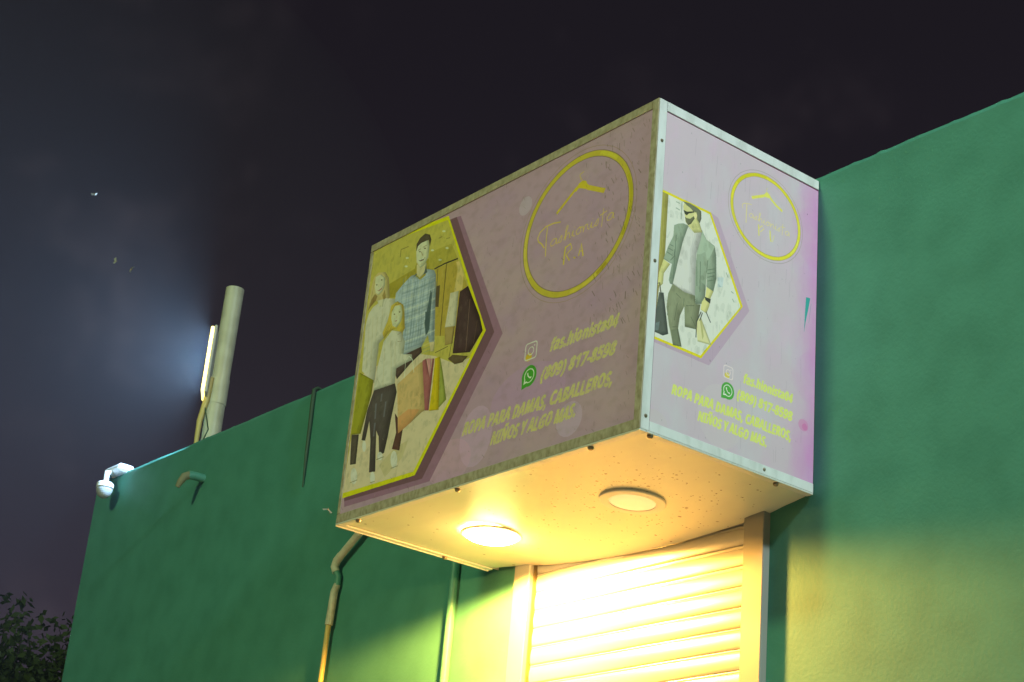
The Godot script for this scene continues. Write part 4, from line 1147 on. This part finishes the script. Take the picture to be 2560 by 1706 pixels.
func roof_lamp_and_post() -> void:
	var t := node("vent_pipe", "tall white pipe standing behind the parapet above the green wall", "pipe")
	var b := Vector3(-5.14, BY + 0.75, -0.30)
	part("pipe", tube([b, b + Vector3(0.0, 0.93, 0)], [0.057], 24), M.pvc, t)
	part("socket", tube([b + Vector3(0.0, 0.91, 0), b + Vector3(0, 1.08, 0)], [0.0605], 24), M.pvc, t)
	part("pipe", tube([b + Vector3(0, 1.07, 0), b + Vector3(0.008, 1.69, 0)], [0.057], 24), M.pvc, t)
	t = node("flood_light", "slim flood light seen edge-on, blazing white beside the tall pipe", "flood light")
	var c := Vector3(-4.83, BY + 1.79, -0.055)
	t.position = c
	t.rotation.y = atan2(-0.60, 0.80) + 0.10
	var body := mat(Color(0.60, 0.58, 0.52), 0.5)
	part("housing", cbox(Vector3(-0.10, -0.23, -0.022), Vector3(0.10, 0.20, -0.004), 0.006), body, t)
	var g := mat(Color(0.9, 0.9, 0.9), 0.3)
	g.emission_enabled = true
	g.emission = Color(1.0, 0.78, 0.20).linear_to_srgb()
	g.emission_energy_multiplier = 3.4
	part("lamp_lens", cbox(Vector3(-0.095, -0.22, -0.003), Vector3(0.095, 0.19, 0.016), 0.005), g, t)
	part("bracket", tube([Vector3(0, -0.10, -0.03), Vector3(0.0, -0.24, -0.02), Vector3(0.012, -0.38, 0.0), Vector3(0.012, -0.56, 0.0)], [0.014, 0.020, 0.017, 0.012], 10), M.yellow_pipe, t)
	part("tie_wire", tube([Vector3(0.02, -0.30, -0.02), Vector3(0.05, -0.44, -0.06), Vector3(0.02, -0.56, -0.02)], [0.004], 6), M.cable, t)
	var l := AreaLight3D.new()
	l.name = "lamp_light"
	l.light_color = Color(0.42, 0.68, 1.0).linear_to_srgb()
	l.light_energy = 18.0
	l.area_size = Vector2(0.18, 0.36)
	l.area_range = 40.0
	l.area_attenuation = 2.0
	l.shadow_enabled = true
	l.rotation.y = PI
	l.position = Vector3(0, 0.005, 0.024)
	t.add_child(l)
	var f := FogVolume.new()
	f.name = "haze"
	f.shape = RenderingServer.FOG_VOLUME_SHAPE_ELLIPSOID
	f.size = Vector3(6.0, 5.0, 6.0)
	f.position = c + Vector3(-1.0, 0.2, 1.4)
	var fm := FogMaterial.new()
	fm.albedo = Color(0.93, 0.96, 1.0)
	fm.density = 0.005
	f.material = fm
	f.set_meta("kind", "stuff")
	f.set_meta("label", "bluish haze lit by the flood light")
	f.set_meta("category", "haze")
	add_child(f)

func corner_fixture() -> void:
	var t := node("security_camera", "small white dome camera on a bracket at the parapet corner", "camera")
	t.position = Vector3(-5.66, BY + 1.12, 0.0)
	part("mount", cbox(Vector3(-0.12, 0.115, -0.05), Vector3(0.09, 0.165, 0.06), 0.02), M.white_plastic, t)
	part("arm", tube([Vector3(-0.03, 0.13, 0.03), Vector3(0.0, 0.10, 0.09), Vector3(0.03, 0.05, 0.10), Vector3(0.03, 0.02, 0.10)], [0.018, 0.017, 0.016, 0.016], 12), M.white_plastic, t)
	var collar := part("collar", lathe([[0.0, 0.035], [0.040, 0.033], [0.052, 0.022], [0.052, 0.0], [0.046, -0.006], [0.0, -0.006]], 24), M.white_plastic, t, Vector3(0.03, 0.0, 0.10))
	var prof := []
	for i in 9:
		var a := PI / 2.0 * i / 8.0
		prof.append([0.050 * cos(a), -0.008 - 0.060 * sin(a)])
	part("dome", lathe(prof, 24), mat(Color(0.35, 0.36, 0.35), 0.12), collar)
	part("cable", tube([Vector3(-0.10, 0.13, 0.0), Vector3(-0.06, 0.09, 0.06), Vector3(-0.02, 0.03, 0.09)], [0.006], 8), mat(Color(0.10, 0.30, 0.50), 0.5), t)

func tree() -> void:
	var t := node("leafy_tree", "dark leafy tree behind the far end of the green wall", "tree")
	var foot := Vector3(-18.7, 0, -4.7)
	t.position = foot
	var bark := mat(Color(0.10, 0.075, 0.05), 0.9)
	var trunk := part("trunk", tube([Vector3.ZERO, Vector3(0.1, 1.4, 0.05), Vector3(-0.05, 2.8, 0.1), Vector3(0.05, 4.2, 0.0)], [0.20, 0.16, 0.12, 0.06]), bark, t)
	var leaf := mat(Color(0.075, 0.11, 0.03), 0.6)
	leaf.backlight_enabled = true
	leaf.backlight = Color(0.03, 0.05, 0.01).linear_to_srgb()
	leaf.vertex_color_use_as_albedo = true
	leaf.albedo_color = Color.WHITE
	var st := begin()
	var r := RandomNumberGenerator.new()
	r.seed = 77
	for b in 34:
		var an := TAU * b / 34.0 * 3.7
		var top := Vector3(cos(an) * r.randf_range(0.5, 2.3), r.randf_range(3.8, 6.1), sin(an) * r.randf_range(0.5, 2.3))
		if b < 5:
			top = [Vector3(-0.1, 6.65, 0.05), Vector3(0.1, 6.2, 0.3), Vector3(0.1, 6.35, -0.75), Vector3(0.2, 5.9, -0.3), Vector3(-0.2, 6.1, 0.6)][b]
		var from := Vector3(0, r.randf_range(2.2, 3.6), 0)
		var mid := from.lerp(top, 0.55) + Vector3(r.randf_range(-0.2, 0.2), -0.15, r.randf_range(-0.2, 0.2))
		part("limb", tube([from, mid, top], [0.05, 0.03, 0.008], 7), bark, trunk)
		for i in 64:
			var tw := from.lerp(mid, r.randf()) if r.randf() < 0.12 else mid.lerp(top, r.randf_range(0.1, 1.05))
			var o := tw + Vector3(r.randfn(0, 0.20), r.randfn(0, 0.16), r.randfn(0, 0.20))
			for j in 9:
				var q := o + Vector3(r.randfn(0, 0.10), r.randfn(0, 0.08), r.randfn(0, 0.10))
				var d := Vector3(r.randf_range(-1, 1), r.randf_range(-1.0, 0.3), r.randf_range(-1, 1)).normalized()
				var s := d.cross(Vector3(r.randf_range(-1, 1), r.randf_range(-1, 1), r.randf_range(-1, 1))).normalized()
				var ln := r.randf_range(0.09, 0.17)
				var k := r.randf_range(0.6, 1.3)
				st.set_color(Color(0.085 * k, 0.12 * k, 0.025 * k))
				quad(st, q, q + d * ln * 0.5 + s * ln * 0.27, q + d * ln, q + d * ln * 0.5 - s * ln * 0.27)
	var crown := part("crown", finish(st), leaf, t)
	crown.set_meta("kind", "stuff")

func moths() -> void:
	var wing := mat(Color(0.24, 0.23, 0.19), 0.7)
	var bodym := mat(Color(0.20, 0.16, 0.10), 0.8)
	var spots := [Vector3(-4.44, 2.35, 1.0), Vector3(-3.98, 1.79, 1.0), Vector3(-3.76, 1.68, 1.0), Vector3(-1.54, -0.03, 1.0)]
	for i in 4:
		var t := node("moth", ["tiny pale moth flying alone high above the flood light", "tiny pale moth flying in a pair above the flood light", "tiny pale moth flying in a pair above the flood light", "tiny pale moth flying beside the lower sign corner"][i], "moth", "moths round the lamps")
		t.position = spots[i] + Vector3(0, BY, 0)
		t.rotation = Vector3(0.4 + i, 0.9 * i, 0.7 - 0.5 * i)
		part("body", tube([Vector3(-0.009, 0, 0), Vector3(0, 0, 0), Vector3(0.010, 0, 0)], [0.0012, 0.0026, 0.0012], 7), bodym, t)
		for s in [-1.0, 1.0]:
			var st := begin()
			quad(st, Vector3(-0.004, 0, 0.001 * s), Vector3(-0.010, 0.006, 0.014 * s), Vector3(0.004, 0.009, 0.021 * s), Vector3(0.006, 0.001, 0.002 * s))
			part("wing", finish(st), wing, t)
